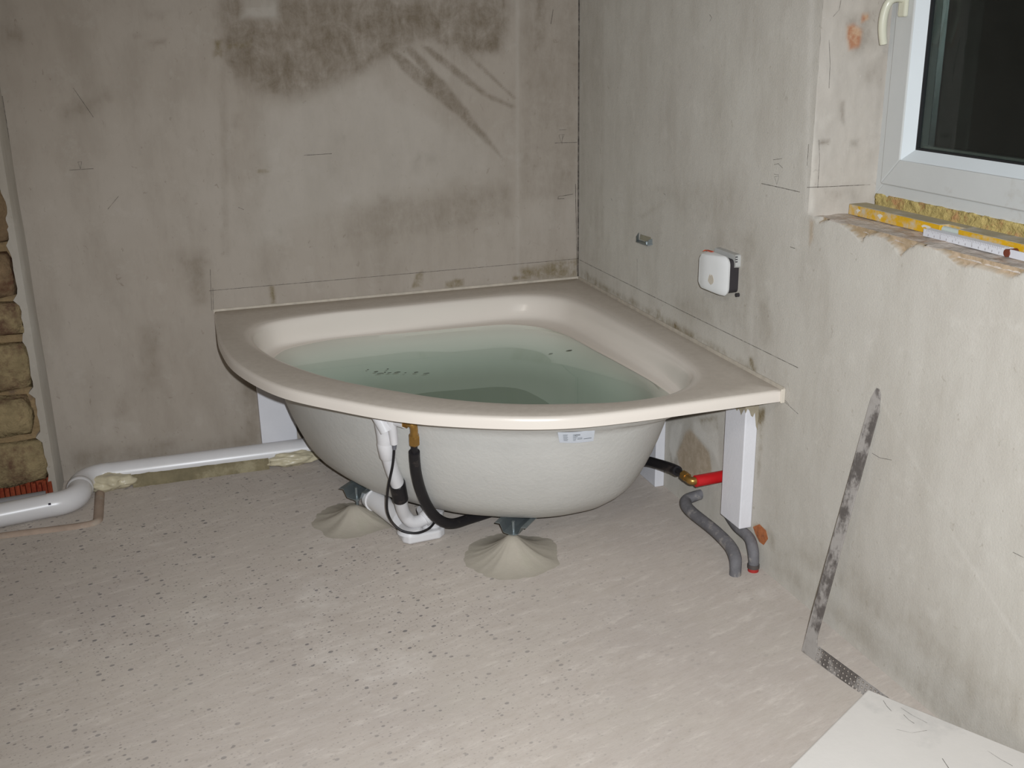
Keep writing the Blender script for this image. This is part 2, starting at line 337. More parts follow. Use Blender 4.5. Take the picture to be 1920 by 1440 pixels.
MARKS = {'b': [(1.6, [(-1.436, 0.656), (-0.956, 0.656), (-0.414, 0.657), (0.0, 0.658)]),
 (1.6, [(-1.844, 1.108), (-1.768, 1.109)]),
 (1.2, [(-1.814, 1.133), (-1.802, 1.134), (-1.809, 1.11), (-1.814, 1.133)]),
 (1.8, [(-1.06, 1.118), (-0.96, 1.119)]),
 (1.6, [(-0.101, 1.117), (-0.009, 1.115)]),
 (1.2, [(-0.084, 1.147), (-0.062, 1.148), (-0.075, 1.118), (-0.084, 1.147)]),
 (1.2, [(-0.07, 1.148), (-0.071, 1.11)]),
 (1.2, [(-0.084, 1.165), (-0.053, 1.165)]),
 (2, [(-0.062, 0.902), (-0.089, 0.902), (-0.086, 0.912), (-0.062, 0.913), (-0.026, 0.917)]),
 (2, [(-0.115, 1.551), (-0.106, 1.601)]),
 (1.3, [(-1.74, 0.97), (-1.7, 1.012)]),
 (1.8, [(-1.305, 0.948), (-1.287, 0.939)]),
 (1.3, [(-1.424, 0.734), (-1.434, 0.583)]),
 (1.3, [(-1.422, 0.665), (-1.428, 0.586)]),
 (1.5, [(-1.796, 1.373), (-1.746, 1.277)]),
 (6, [(-0.003, 1.745), (-0.003, 1.249), (-0.003, 0.84), (-0.003, 0.586)]),  # dark strip down the room corner: its shadow gap painted in
 (2, [(-0.015, 0.956), (-0.009, 0.691), (-0.007, 0.604)]),
 (2, [(-2.013, 1.354), (-2.013, 1.253), (-2.018, 0.938)])],
'r': [(1.8, [(-0.012, 0.655), (-0.937, 0.656), (-1.36, 0.658), (-1.568, 0.659)]),
 (1.8, [(-1.332, 1.12), (-1.43, 1.121), (-1.519, 1.121)]),
 (1, [(-1.396, 1.146), (-1.417, 1.15), (-1.409, 1.127), (-1.396, 1.146)]),
 (1, [(-1.383, 1.189), (-1.427, 1.197)]),
 (1.2, [(-1.39, 1.177), (-1.41, 1.182), (-1.432, 1.173)]),
 (1.2, [(-1.393, 1.152), (-1.416, 1.153)]),
 (1.5, [(-0.548, 0.762), (-0.549, 0.751)]),
 (0.9, [(-0.549, 0.749), (-0.553, 0.665)]),
 (1.8, [(-1.492, 0.973), (-1.515, 0.973)]),
 (1.5, [(-1.506, 0.547), (-1.584, 0.533)]),
 (1.3, [(-1.511, 0.552), (-1.538, 0.544)]),
 (1.5, [(-1.001, 1.564), (-1.014, 1.555), (-1.003, 1.545)]),
 (2, [(-0.314, 0.943), (-0.324, 0.935)]),
 (1.1, [(-1.903, 0.54), (-1.932, 0.539), (-1.975, 0.55)]),
 (1.2, [(-0.519, 0.542), (-0.792, 0.547), (-0.816, 0.542)]),
 (1.2, [(-2.37, 0.499), (-2.399, 0.501)]),
 (1.4, [(-0.741, 1.016), (-0.753, 1.011)])],
'v': [(1.6, [(-0.01, 1.139), (0.066, 1.137), (0.18, 1.135)]),
 (1.4, [(0.015, 1.256), (0.021, 1.206), (0.022, 1.136)]),
 (1.2, [(0.023, 1.495), (0.031, 1.438), (0.033, 1.381)]),
 (1.2, [(0.048, 1.586), (0.045, 1.564), (0.029, 1.548)]),
 (1.2, [(-0.014, 1.247), (-0.014, 1.194)])]}
JAG = [(-1.561, 1.07), (-1.575, 1.019), (-1.584, 1.0), (-1.587, 1.035), (-1.61, 1.055), (-1.665, 1.074), (-1.71, 1.066), (-1.755, 1.054), (-1.788, 1.039), (-1.796, 1.053), (-1.835, 1.063), (-1.875, 1.06), (-1.915, 1.046), (-1.932, 1.031), (-1.943, 1.045), (-1.976, 1.063), (-2.028, 1.069), (-2.071, 1.063), (-2.106, 1.05), (-2.123, 1.044), (-2.168, 1.053), (-2.214, 1.053), (-2.258, 1.049), (-2.278, 1.056), (-2.297, 1.068)]

def sdist(px, py, poly):
    """signed distance (positive inside) of many points to a polygon"""
    P = np.array(poly); d = np.full(px.shape, 1e9); ins = np.zeros(px.shape, bool)
    for (ax, ay), (bx, by) in zip(P, np.roll(P, -1, 0)):
        ex, ey = bx-ax, by-ay; t = np.clip(((px-ax)*ex+(py-ay)*ey)/(ex*ex+ey*ey+1e-12), 0, 1)
        d = np.minimum(d, np.hypot(px-ax-t*ex, py-ay-t*ey))
        c = ((ay > py) != (by > py)) & (px < (bx-ax)*(py-ay)/((by-ay) if by != ay else 1e-9)+ax); ins ^= c
    return np.where(ins, d, -d)
def paint(me, us, vs, key):
    """write the 'stain' attribute: R damp, G mould, B chalk, A bare brick"""
    u = np.array(us); v = np.array(vs); out = np.zeros((len(u), 4), np.float32)
    rng = np.random.default_rng(3); gx = rng.random((64, 64))
    wob = np.array([mnoise.fractal((a*22, b*22, 3.1), 1.0, 2.0, 4) for a, b in zip(us, vs)])
    for ch, s, bl, poly in STAINS[key]:
        k = 'DOLB'.index(ch); d = sdist(u, v, poly)+wob*bl*.55
        out[:, k] = np.maximum(out[:, k], s*np.clip(.5+d/(2*bl), 0, 1)**1.5)
    a = me.attributes.new('stain', 'FLOAT_COLOR', 'POINT'); a.data.foreach_set('color', out.ravel())
def steps(segs):
    o = []
    for a, b, st in segs:
        n = max(1, round(abs(b-a)/st)); o += [a+(b-a)*i/n for i in range(n)]
    return o+[segs[-1][1]]
def grid_wall(name, us, vs, to3d, mat, key, keep=None, parent=None, smooth=True):
    nu, nv = len(us), len(vs); m = MB(); m.v = [to3d(u, v) for v in vs for u in us]
    m.f = [(j*nu+i, j*nu+i+1, (j+1)*nu+i+1, (j+1)*nu+i) for j in range(nv-1) for i in range(nu-1)
           if keep is None or keep((us[i]+us[i+1])/2, (vs[j]+vs[j+1])/2)]
    me = bpy.data.meshes.new(name); me.from_pydata(m.v, [], m.f)
    o = bpy.data.objects.new(name, me); COL.objects.link(o); me.materials.append(mat)
    if key: paint(me, [u for v in vs for u in us], [v for v in vs for u in us], key)
    for p in me.polygons: p.use_smooth = smooth
    if parent is not None: o.parent = parent
    return o
S_ = srgb
M_back = plaster('plaster_back', S_(180,171,160), S_(172,162,150), S_(124,112,96), S_(120,106,70), S_(196,190,181), (S_(150,110,80), S_(170,140,105)), .14, .002, 120)
M_right = plaster('plaster_right', S_(189,184,174), S_(182,176,166), S_(140,130,115), S_(114,100,70), S_(206,201,192), (S_(152,132,104), S_(172,152,128)), .5, .003, 170)
M_reveal = plaster('plaster_reveal', S_(188,182,173), S_(182,174,163), S_(128,118,106), S_(112,98,66), S_(205,200,190), (S_(170,124,96), S_(188,158,130)), .25, .003, 90)
M_plain = plaster('plaster_plain', S_(182,176,166), S_(174,166,154), S_(134,123,107), S_(112,98,66), S_(204,199,190), (S_(150,128,92), S_(162,140,106)), .2, .002, 120, stained=False)
def pencil_shade_mat():
    m, nt, b = new_mat('pencil_and_shade'); co = objco(nt)
    b.inputs['Base Color'].default_value = c4(S_(70,64,58)); b.inputs['Roughness'].default_value = .7
    nt.links.new(ramp(nt, noise_n(nt, co, 45, 4, .7), .3, .62, .12, .8), b.inputs['Alpha'])
    return m
M_pencil_shade = pencil_shade_mat()

# ------------------------------------------------------------------ setting
def floor_mat():
    m, nt, b = new_mat('screed'); co = objco(nt)
    rot = node(nt, 'ShaderNodeMapping'); rot.inputs['Rotation'].default_value = (0, 0, math.radians(-16)); nt.links.new(co, rot.inputs[0]); rc = rot.outputs[0]
    big = noise_n(nt, co, 1.3, 5, .6); st = noise_n(nt, rc, 34, 7, .72, (.26, 1, 1), .3); fin = noise_n(nt, rc, 110, 4, .7, (.4, 1, 1))
    c = mixc(nt, ramp(nt, big, .35, .65), S_(182,172,163), S_(192,182,171))
    c = mixc(nt, ramp(nt, st, .5, .74, 0, .5), c, S_(170,158,146))
    c = mixc(nt, ramp(nt, st, .46, .3, 0, .4), c, S_(222,213,202))
    c = mixc(nt, ramp(nt, fin, .5, .75, 0, .45), c, S_(170,159,148))
    c = mixc(nt, ramp(nt, noise_n(nt, co, 3.2, 6, .7), .5, .7, 0, .4), c, S_(184,176,164))
    c = mixc(nt, ramp(nt, noise_n(nt, co, 2.1, 7, .72), .56, .68, 0, .35), c, S_(220,213,204))
    # embedded dark aggregate showing where the screed was ground
    sx = node(nt, 'ShaderNodeSeparateXYZ'); nt.links.new(co, sx.inputs[0])
    dens = math_n(nt, 'MULTIPLY', ramp(nt, noise_n(nt, co, 2.3, 5, .65), .32, .54, .2, 1), math_n(nt, 'MULTIPLY', ramp(nt, sx.outputs[0], -.35, -.95, .25, 1), ramp(nt, sx.outputs[1], -2.1, -1.5, .35, 1)))
    for sc, th, keep, col in ((40, .18, .77, (92,90,92)), (78, .20, .70, (124,116,112)), (120, .20, .64, (146,136,128))):
        mp = node(nt, 'ShaderNodeMapping'); mp.inputs['Scale'].default_value = (.72, 1, 1); nt.links.new(rc, mp.inputs[0])
        vo = node(nt, 'ShaderNodeTexVoronoi', voronoi_dimensions='2D'); vo.inputs['Scale'].default_value = sc; nt.links.new(mp.outputs[0], vo.inputs['Vector'])
        se = node(nt, 'ShaderNodeSeparateColor'); nt.links.new(vo.outputs['Color'], se.inputs[0])
        k = math_n(nt, 'GREATER_THAN', se.outputs[0], keep)
        size = math_n(nt, 'MULTIPLY', se.outputs[1], th)
        d = math_n(nt, 'SUBTRACT', math_n(nt, 'ADD', size, .05), vo.outputs['Distance'])
        d = ramp(nt, d, 0, .05)
        c = mixc(nt, math_n(nt, 'MULTIPLY', math_n(nt, 'MULTIPLY', math_n(nt, 'MULTIPLY', d, k), dens), .72), c, S_(*col))
    nt.links.new(c, b.inputs['Base Color']); b.inputs['Roughness'].default_value = .8; b.inputs['Specular IOR Level'].default_value = .2; b.inputs['Diffuse Roughness'].default_value = .25
    h = math_n(nt, 'ADD', st, math_n(nt, 'MULTIPLY', noise_n(nt, co, 6, 3, .5), 1.2)); bump(nt, b, h, .34, .005)
    return m
M_floor = floor_mat()
fx = steps([(-3.4, 0.0, .2)]); fy = steps([(-5.2, .0, .2)])
tag(grid_wall('floor', fx, fy, lambda u, v: (u, v, 0), M_floor, None), kind='structure')
tag(MB().box((-3.4, -5.2, 2.5), (.05, 0.05, 2.56)).build('ceiling', M_plain), kind='structure')
wl = MB().box((-3.46, -5.2, 0), (-3.4, .05, 2.5)).build('wall_left', M_plain); tag(wl, kind='structure')
wf = MB().box((-3.46, -5.26, 0), (.05, -5.2, 2.5)).build('wall_front', M_plain); tag(wf, kind='structure')

# back wall
bx = steps([(-2.03, 0, .0065)]); bz = steps([(0, 1.62, .0065), (1.62, 2.5, .1)])
wb = grid_wall('wall_back', bx, bz, lambda u, v: (u, 0, v), M_back, 'b'); tag(wb, kind='structure')
mk = MB()
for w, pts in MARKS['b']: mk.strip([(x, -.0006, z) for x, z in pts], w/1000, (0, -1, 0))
mk.build('pencil_and_shade_marks', M_pencil_shade, wb, props={'kind': 'stuff'})  # includes the painted shade strip in the corner

# right wall with the window opening and the broken plaster below it
OY0, OY1, OZ0, OZ1 = -1.56, -2.95, 1.068, 2.1
jy = [-p[0] for p in JAG[4:]]; jz = [p[1] for p in JAG[4:]]
def jag(y): return float(np.interp(-y, [1.585, 1.6]+jy+[2.34, 2.4, 2.95], [1.068, 1.06]+jz+[1.05, 1.06, 1.05]))
def rw(y, z):
    x = 0.0
    if y <= OY0 and z <= OZ0+.0001 and z > jag(y)+.002: x = .016+.004*mnoise.noise((y*60, z*60, 1))
    return (x, y, z)
ry = steps([(-5.2, -2.95, .15), (-2.95, -2.45, .02), (-2.45, OY0, .006), (OY0, 0, .0075)])
rz = steps([(0, .98, .0085), (.98, OZ0, .005), (OZ0, 1.62, .01), (1.62, OZ1, .12), (OZ1, 2.5, .1)])
inop = lambda y, z: OY1 < y < OY0 and OZ0 < z < OZ1
for i in range(0, len(JAG)): pass
STAINS['r'].append(('B', 1., .002, [(-1.60, 1.075)]+[(p[0], p[1]) for p in JAG[4:]]+[(-2.34, 1.05), (-2.95, 1.05), (-2.95, 1.075)]))
wr = grid_wall('wall_right', ry, rz, rw, M_right, 'r', keep=lambda y, z: not inop(y, z)); tag(wr, kind='structure')
mk = MB()
for w, pts in MARKS['r']: mk.strip([(-.0006, y, z) for y, z in pts], w/1000, (-1, 0, 0))
mk.build('pencil_and_shade_marks', M_pencil_shade, wr, props={'kind': 'stuff'})
MB().prism([(-.0005, y, z) for y, z in ((-1.396, .110), (-1.429, .134), (-1.465, .130), (-1.479, .110), (-1.459, .080), (-1.435, .079), (-1.410, .095))], (-.0008, 0, 0)).build('brick_patch', simple('bare_brick', S_(178,112,74), .9, 0, .2, 60, .4, .004, 90, .1, S_(140,92,70), .3), wr)
vx = steps([(0, .215, .005)]); vz = steps([(1.05, 1.62, .006), (1.62, OZ1, .12)])
rv = grid_wall('window_reveal', vx, vz, lambda u, v: (u, OY0+.0025*mnoise.noise((u*40, v*25, 0)), v), M_reveal, 'v', parent=wr)
mk = MB()
for w, pts in MARKS['v']: mk.strip([(x, OY0-.003, z) for x, z in pts], w/1000, (0, -1, 0))
mk.build('pencil_and_shade_marks', M_pencil_shade, rv, props={'kind': 'stuff'})
MB().box((0, OY0, OZ1), (.3, OY1, OZ1+.02)).build('window_lintel', M_plain, wr)
MB().box((0, OY1, 1.05), (.3, OY1-.02, OZ1)).build('window_reveal', M_plain, wr)
# rough ledge the sill will sit on
M_ledge = simple('ledge_mortar', S_(206,195,184), .95, 0, .07, 26, .6, .006, 70, .1, S_(194,170,150), .30)
ux = steps([(.014, .3, .008)]); uy = steps([(-2.95, OY0, .012)])
lg = grid_wall('window_ledge', uy, ux, lambda u, v: (v, u, 1.064+.004*mnoise.fractal((u*18, v*18, 2), 1, 2, 4) - (.006 if v < .02 else 0)), M_ledge, None, parent=wr)

# masonry pier at the left edge, its plaster hacked off
M_mortar = simple('old_mortar', S_(150,128,96), .95, 0, .2, 18, .8, .01, 60, .1, S_(112,94,80), .3)
M_stone = simple('sandstone', S_(146,130,98), .9, 0, .26, 11, .9, .012, 40, .1, S_(104,80,64), .42)
M_stone2 = simple('weathered_stone', S_(124,104,80), .9, 0, .25, 12, .7, .01, 45, .1, S_(90,58,46), .4)
M_brick = simple('red_brick', S_(146,72,48), .9, 0, .2, 20, .4, .006, 70, .1, S_(128,50,36), .4)
wp = MB().box((-3.4, -.150, 0), (-2.034, 0, 2.5)).build('wall_pier', M_mortar); tag(wp, kind='structure')
def stone(x0, x1, z0, z1, depth, mat, seed):
    bm = bmesh.new(); bmesh.ops.create_cube(bm, size=2); bmesh.ops.subdivide_edges(bm, edges=bm.edges[:], cuts=4, use_grid_fill=True)
    for v in bm.verts:
        p = v.co.copy(); s = Vector((p.x*(1-.10*p.y*p.y*.5-.10*p.z*p.z*.5), p.y*(1-.25*(p.x*p.x+p.z*p.z)*.5), p.z*(1-.13*p.x*p.x*.5-.12*p.y*p.y*.5)))
        n = mnoise.noise_vector(p*1.5+Vector((seed*3.1, 0, 0)))*.17
        v.co = Vector(((x0+x1)/2+(s.x+n.x*.5)*(x1-x0)/2, -.150-depth*.15+(s.y+n.y)*depth, (z0+z1)/2+(s.z+n.z)*(z1-z0)/2))
    me = bpy.data.meshes.new('stone'); bm.to_mesh(me); bm.free()
    for p in me.polygons: p.use_smooth = True
    me.materials.append(mat); o = bpy.data.objects.new('stone', me); COL.objects.link(o); o.parent = wp; return o
rows = [(.075, .228, M_stone), (.252, .392, M_stone), (.412, .578, M_stone), (.60, .715, M_stone), (.728, .878, M_stone2), (.905, 1.10, M_stone2), (1.13, 1.28, M_stone2), (1.30, 1.46, M_stone), (1.48, 1.64, M_stone2)]
for i, (a, b, mt) in enumerate(rows):
    e = -2.043+[.004, -.018, .002, .006, .0, .012, 0, .004, 0][i]
    stone(e-.30-.03*(i % 3), e, a, b, .036, mt, i); stone(e-.64, e-.33-.03*(i % 3), a, b, .036, mt, i+20)
bk = MB()                                                    # perforated clay brick course, broken open so its webs show
bk.box((-2.32, -.165, .0), (-2.036, -.15, .085))
for k in range(17): bk.box((-2.315+k*.017, -.186, .002), (-2.306+k*.017, -.16, .083-.006*(k % 3)))
bk.build('brick', M_brick, wp)
# plastered return of the pier with a ragged front edge
pe = MB(); zs = steps([(0, 2.5, .02)]); prof = []
for z in zs:
    joint = min(abs(z-q) for q in (.24, .402, .589, .722, .89, 1.115, 1.29))
    y = -.176+.008*mnoise.noise((z*30, 0, 5)); xi = -2.036-(.020*max(0, 1-joint/.016))-.006*(1+mnoise.noise((z*55, 2, 0)))
    prof.append([(-2.014+.003*mnoise.noise((z*4, 1, 1)), .0, z), (-2.014+.003*mnoise.noise((z*4, 3, 1)), y+.012, z), (-2.020, y-.004, z), (xi, y-.006, z), (xi, y+.03, z)])
pe.loft(prof, closed=False); pe.build('plaster_edge', M_plain, wp, smooth=50)

# ------------------------------------------------------------------ window in the right wall
M_pvc = simple('white_pvc', S_(196,197,194), .38, 0, .03, 6, .0, spec=.4, dirt=S_(176,172,164), dirt_amt=.15)
M_bead = simple('white_pvc_clean', S_(212,218,220), .3, 0, .02, 6, spec=.45)
M_gap = simple('dark_gap', S_(60,56,52), .9, 0, .1)
def glass_mat():
    m, nt, b = new_mat('window_glass'); nt.nodes.remove(b); out = nt.nodes['Material Output']
    tr = node(nt, 'ShaderNodeBsdfTransparent'); tr.inputs[0].default_value = (.8, .86, .84, 1)
    gl = node(nt, 'ShaderNodeBsdfGlossy'); gl.inputs['Roughness'].default_value = .03
    mx = node(nt, 'ShaderNodeMixShader'); nt.links.new(front_fresnel(nt, 1.52), mx.inputs[0]); nt.links.new(tr.outputs[0], mx.inputs[1]); nt.links.new(gl.outputs[0], mx.inputs[2])
    nt.links.new(mx.outputs[0], out.inputs[0]); return m
M_glass = glass_mat()
win = thing('window_1', None, None, (.2, -1.56, 1.107), kind='structure')
WY0, WY1, WZ0, WZ1 = -1.558, -2.93, 1.107, 2.09
def frame_ring(name, d0, d1, xa, xb, mat, parent, bevel=.004):
    """four mitred profiles between inset d0 and inset d1 of the window outline"""
    o = [(WY0-d0, WZ0+d0), (WY1+d0, WZ0+d0), (WY1+d0, WZ1-d0), (WY0-d0, WZ1-d0)]
    i = [(WY0-d1, WZ0+d1), (WY1+d1, WZ0+d1), (WY1+d1, WZ1-d1), (WY0-d1, WZ1-d1)]
    r = []
    for k in range(4):
        k2 = (k+1) % 4; m = MB()
        m.prism([(xa, *o[k]), (xa, *o[k2]), (xa, *i[k2]), (xa, *i[k])], (xb-xa, 0, 0))
        r.append(m.build(name, mat, parent, bevel=bevel))
    return r
frame_ring('frame_profile', 0, .05, .2, .27, M_pvc, win, .002)
frame_ring('sash_profile', .034, .100, .188, .255, M_pvc, win, .003)
# slanted glazing beads
for k in range(4):
    d0, d1 = .100, .128
    o = [(WY0-d0, WZ0+d0), (WY1+d0, WZ0+d0), (WY1+d0, WZ1-d0), (WY0-d0, WZ1-d0)]
    i = [(WY0-d1, WZ0+d1), (WY1+d1, WZ0+d1), (WY1+d1, WZ1-d1), (WY0-d1, WZ1-d1)]
    k2 = (k+1) % 4; m = MB()
    a, b, c, d = o[k], o[k2], i[k2], i[k]
    m.add([(.192, *a), (.192, *b), (.214, *c), (.214, *d), (.225, *a), (.225, *b), (.225, *c), (.225, *d)],
          [(0,1,2,3), (3,2,6,7), (4,7,6,5), (0,4,5,1), (0,3,7,4), (1,5,6,2)])
    m.build('glazing_bead', M_bead, win)
M_gasket = simple('black_gasket', S_(22,22,24), .6, 0, .05)
frame_ring('gasket', .126, .131, .2125, .224, M_gasket, win, 0)
MB().box((.218, WY0-.122, WZ0+.122), (.222, WY1+.122, WZ1-.122)).build('glass_pane', M_glass, win)
MB().box((.240, WY0-.122, WZ0+.122), (.244, WY1+.122, WZ1-.122)).build('glass_pane', M_glass, win)
M_spacer = simple('spacer_metal', S_(150,152,150), .35, .8, .1)
frame_ring('spacer_bar', .124, .137, .2225, .2395, M_spacer, win, 0)
M_hand = simple('handle_cream', S_(206,204,184), .3, 0, .03, 6)
hd = MB(); hd.box((.176, -1.612, 1.545), (.188, -1.640, 1.680)).build('handle_plate', M_hand, win, bevel=.004)
hn = MB().tube([(.186, -1.626, 1.585), (.160, -1.626, 1.588), (.142, -1.624, 1.580), (.136, -1.617, 1.555), (.137, -1.613, 1.52), (.145, -1.612, 1.483)], [.009, .0095, .010, .0105, .0105, .0095], 14, True, 5)
hn.build('handle', M_hand, win, smooth=50)

M_ins = simple('glass_wool', S_(178,160,104), .95, 0, .22, 40, .8, .008, 90, .1, S_(172,132,92), .35)
iz = steps([(1.062, 1.112, .005)]); iy = steps([(-2.9, -1.565, .007)])
ins = grid_wall('insulation_strip', iy, iz, lambda u, v: (.197+.005*mnoise.fractal((u*45, v*60, 4), 1, 2, 4)-.014*max(0, (1.085-v)/.03), u, v), M_ins, None)
ins.modifiers.new('thick', 'SOLIDIFY').thickness = -.03
tag(ins, 'ragged yellow foam insulation strip stuffed under the white window frame', 'insulation')

# spirit level and folding rule lying on the ledge
M_yel = simple('yellow_paint', S_(206,160,30), .5, 0, .08, 18, spec=.4, dirt=S_(190,180,160), dirt_amt=.42)
M_yeltop = simple('dusty_yellow', S_(172,160,130), .8, 0, .12, 22, dirt=S_(190,182,168), dirt_amt=.3)
LV = thing('spirit_level', 'long yellow spirit level smeared with plaster lying on the window ledge', 'spirit level', (.112, -1.585, 1.0665))
def lv(y0, y1): return MB().box((.106, y0, 1.0665), (.158, y1, 1.092))
lv(-1.583, -1.925).build('body', M_yel, LV, bevel=.0015); lv(-1.985, -2.62).build('body', M_yel, LV, bevel=.0015)
MB().box((.130, -1.925, 1.0665), (.158, -1.985, 1.092)).build('body', M_yel, LV)
MB().box((.1065, -1.584, 1.0921), (.1575, -1.924, 1.0932)).build('dusty_top', M_yeltop, LV, props={'label': 'grey dust covered upper face'})
MB().box((.1305, -1.925, 1.0921), (.1575, -1.984, 1.0932)).build('dusty_top', M_yeltop, LV)
MB().box((.1065, -1.986, 1.0921), (.1575, -2.62, 1.0932)).build('dusty_top', M_yeltop, LV)
MB().box((.107, -1.927, 1.068), (.129, -1.983, 1.070)).build('vial_pocket', M_gap, LV)
MB().tube([(.116, -1.928, 1.083), (.116, -1.982, 1.083)], .0075, 12).build('vial', simple('vial_acrylic', S_(190,198,190), .15, 0, .02), LV, smooth=40)
sm = MB()
for y, wd in ((-1.622, .011), (-1.712, .014), (-1.88, .022)):
    pts = [(.1053, y+wd*math.cos(t)*(.7+.6*mnoise.noise((t, y*9, 0))), 1.081+.008*math.sin(t)*(.5+.9*mnoise.noise((t*2, y*7, 1)))) for t in [2*math.pi*k/12 for k in range(12)]]
    sm.prism(pts, (.0007, 0, 0))
sm.build('plaster_smear', simple('plaster_splash', S_(206,202,192), .9, 0, .05), LV, props={'kind': 'stuff', 'label': 'pale plaster splashes on the yellow face'})

M_rule = simple('white_lacquer', S_(206,206,210), .45, 0, .04, 20, spec=.4)
FR = thing('folding_rule', 'white folding rule with fine scale lying in front of the spirit level', 'ruler', (.09, -2.03, 1.0665))
for x, y0, y1, z in ((.078, -1.905, -2.165, 1.0665), (.0825, -1.91, -2.15, 1.0665), (.087, -1.905, -2.16, 1.0665), (.0915, -1.91, -2.155, 1.0665), (.096, -1.905, -2.16, 1.0665), (.078, -2.172, -2.42, 1.0665)):
    MB().box((x, y0, z), (x+.0036, y1, z+.017)).build('segment', M_rule, FR, bevel=.0006)
tk = MB()
for k in range(1, 48):
    y = -1.912-k*.005; hh = .010 if k % 10 == 0 else (.007 if k % 5 == 0 else .0045)
    tk.box((.0776, y, 1.0835-hh), (.0779, y-.0012, 1.0833))
    if k % 4 == 2: tk.box((.0776, y, 1.069), (.0779, y-.0022, 1.0735))
tk.build('scale_marks', simple('print_grey', S_(158,154,156), .7), FR, props={'kind': 'stuff'})
MB().tube([(.0755, -2.166, 1.075), (.101, -2.166, 1.075)], .0085, 14).build('hinge', simple('hinge_brown', S_(120,64,48), .4, .3), FR, smooth=40)

# ------------------------------------------------------------------ bathtub
def acrylic(name, col, dust, rough):
    m, nt, b = new_mat(name); co = objco(nt)
    geo = node(nt, 'ShaderNodeAttribute', attribute_name='dust', attribute_type='GEOMETRY')
    n1 = noise_n(nt, co, 5, 7, .7); n2 = noise_n(nt, co, 45, 5, .7)
    f = math_n(nt, 'MULTIPLY', geo.outputs['Fac'], ramp(nt, mixf(nt, n1, n2), .40, .60, .72, 1.0))
    nt.links.new(mixc(nt, f, col, dust), b.inputs['Base Color'])
    nt.links.new(ramp(nt, f, 0, .7, rough, .75), b.inputs['Roughness'])
    wt = node(nt, 'ShaderNodeAttribute', attribute_name='wet', attribute_type='GEOMETRY')     # acrylic under water hardly mirrors
    nt.links.new(ramp(nt, wt.outputs['Fac'], 0, 1, .5, .02), b.inputs['Specular IOR Level'])
    return m
M_tub = acrylic('tub_acrylic', S_(228,219,208), S_(196,186,173), .17)
M_under = simple('tub_underside', S_(203,201,195), .5, 0, .03, 9, .35, .003, 70, .4)
TUB = thing('bathtub', 'cream corner bathtub with curved front filled with water in the room corner', 'bathtub', (-.62, -.7, 0))
def bulge(t): return .035*math.sin(math.pi*min(1, t))
def inner(z, inset):
    t = max(0, min(1, (.535-z)/(.535-.12))); return add(lerp(R_TOP, R_BOT, t**.7), bulge(t)-inset)
def outset(r, d): return [min(a+d, o-.004) for a, o in zip(r, R_RIM)]
prof = [(add(R_RIM, -.034), H-.040, 0), (add(R_RIM, -.006), H-.036, 0), (R_RIM, H-.034, 0), (R_RIM, H-.026, 0), (R_RIM, H-.014, 0), (add(R_RIM, -.002), H-.006, .15), (add(R_RIM, -.006), H-.002, .5), (add(R_RIM, -.012), H, 1),
        (lerp(R_RIM, outset(R_CREST, .02), .5), H, 1), (outset(R_CREST, .022), H-.0005, 1), (R_CREST, H-.0025, .8)]+[(lerp(R_CREST, R_WATER, t), H-.0025-(WL-.0025)*(.12*t+.88*t**5.5/(t**5.5+(1-t)**5.5)), max(0, .6-t*2.4)) for t in (.12, .22, .30, .36, .40, .44, .48, .52, .56, .60, .66, .74, .84, .92, 1)]
dz = lambda z: H-WL-(H-WL-z)*.42          # the floor of the basin as shallow as it looks
IN = [(.455, .012), (.44, .020), (.40, .026), (.34, .032), (.28, .040), (.23, .055), (.20, .075), (.18, .105), (.17, .15)]
for z, i in IN: prof.append((inner(z, i), dz(z), 0))
prof += [([q*.6 for q in inner(.17, .15)], dz(.165), 0), ([q*.15 for q in inner(.17, .15)], dz(.163), 0)]
m = MB().loft([ring(r, z) for r, z, d in prof], cap1=True)
tubo = m.build('basin', M_tub, TUB, smooth=50)
a = tubo.data.attributes.new('dust', 'FLOAT', 'POINT'); a.data.foreach_set('value', [d for r, z, d in prof for _ in ANG])
a = tubo.data.attributes.new('wet', 'FLOAT', 'POINT'); a.data.foreach_set('value', [1.0 if z < H-WL+.001 else 0.0 for r, z, d in prof for _ in ANG])
m = MB().loft(body_rings(), cap1=True); m.build('underbody', M_under, TUB, smooth=60)
es = MB()                                                    # foam edge strip between rim and walls
es.box((-1.428, -.0042, H-.03), (-.001, -.0005, H+.006)); es.box((-.0042, -1.512, H-.03), (-.0005, -.005, H+.006))
es.build('edge_seal', simple('seal_strip', S_(196,187,172), .8, 0, .14, 30), TUB)
MB().box((-.014, -1.5125, H-.038), (-.0005, -1.517, H+.003)).build('edge_tape', simple('tape_cream', S_(214,205,190), .5, 0, .05), TUB, bevel=.002)
# small sticker and paper label
M_lab = simple('paper_label', S_(206,210,216), .6, 0, .03, 30)
M_prt = simple('label_print', S_(140,144,148), .7, 0, .15, 60)
M_prtd = simple('label_print_dark', S_(84,88,92), .7, 0, .1, 60)
lc = [Vector(p) for p in ((-.604, -1.3405, .478), (-.504, -1.3675, .482), (-.500, -1.3475, .440), (-.593, -1.3255, .440))]
def lp(u, v, off=0): return lc[0].lerp(lc[1], u).lerp(lc[3].lerp(lc[2], u), v)+Vector((-.2, -.88, -.4)).normalized()*off
def lquad(u0, u1, v0, v1, off, n=5):
    m = MB(); vs = []
    for k in range(n+1):
        u = u0+(u1-u0)*k/n; cv = .004*math.sin(math.pi*u)
        vs += [lp(u, v0, off+cv), lp(u, v1, off+cv)]
    m.add(vs, [(2*k, 2*k+1, 2*k+3, 2*k+2) for k in range(n)]); return m
lab = lquad(0, 1, 0, 1, .0030).build('paper_label', M_lab, TUB, props={'label': 'pale printed paper label on the underbody'})
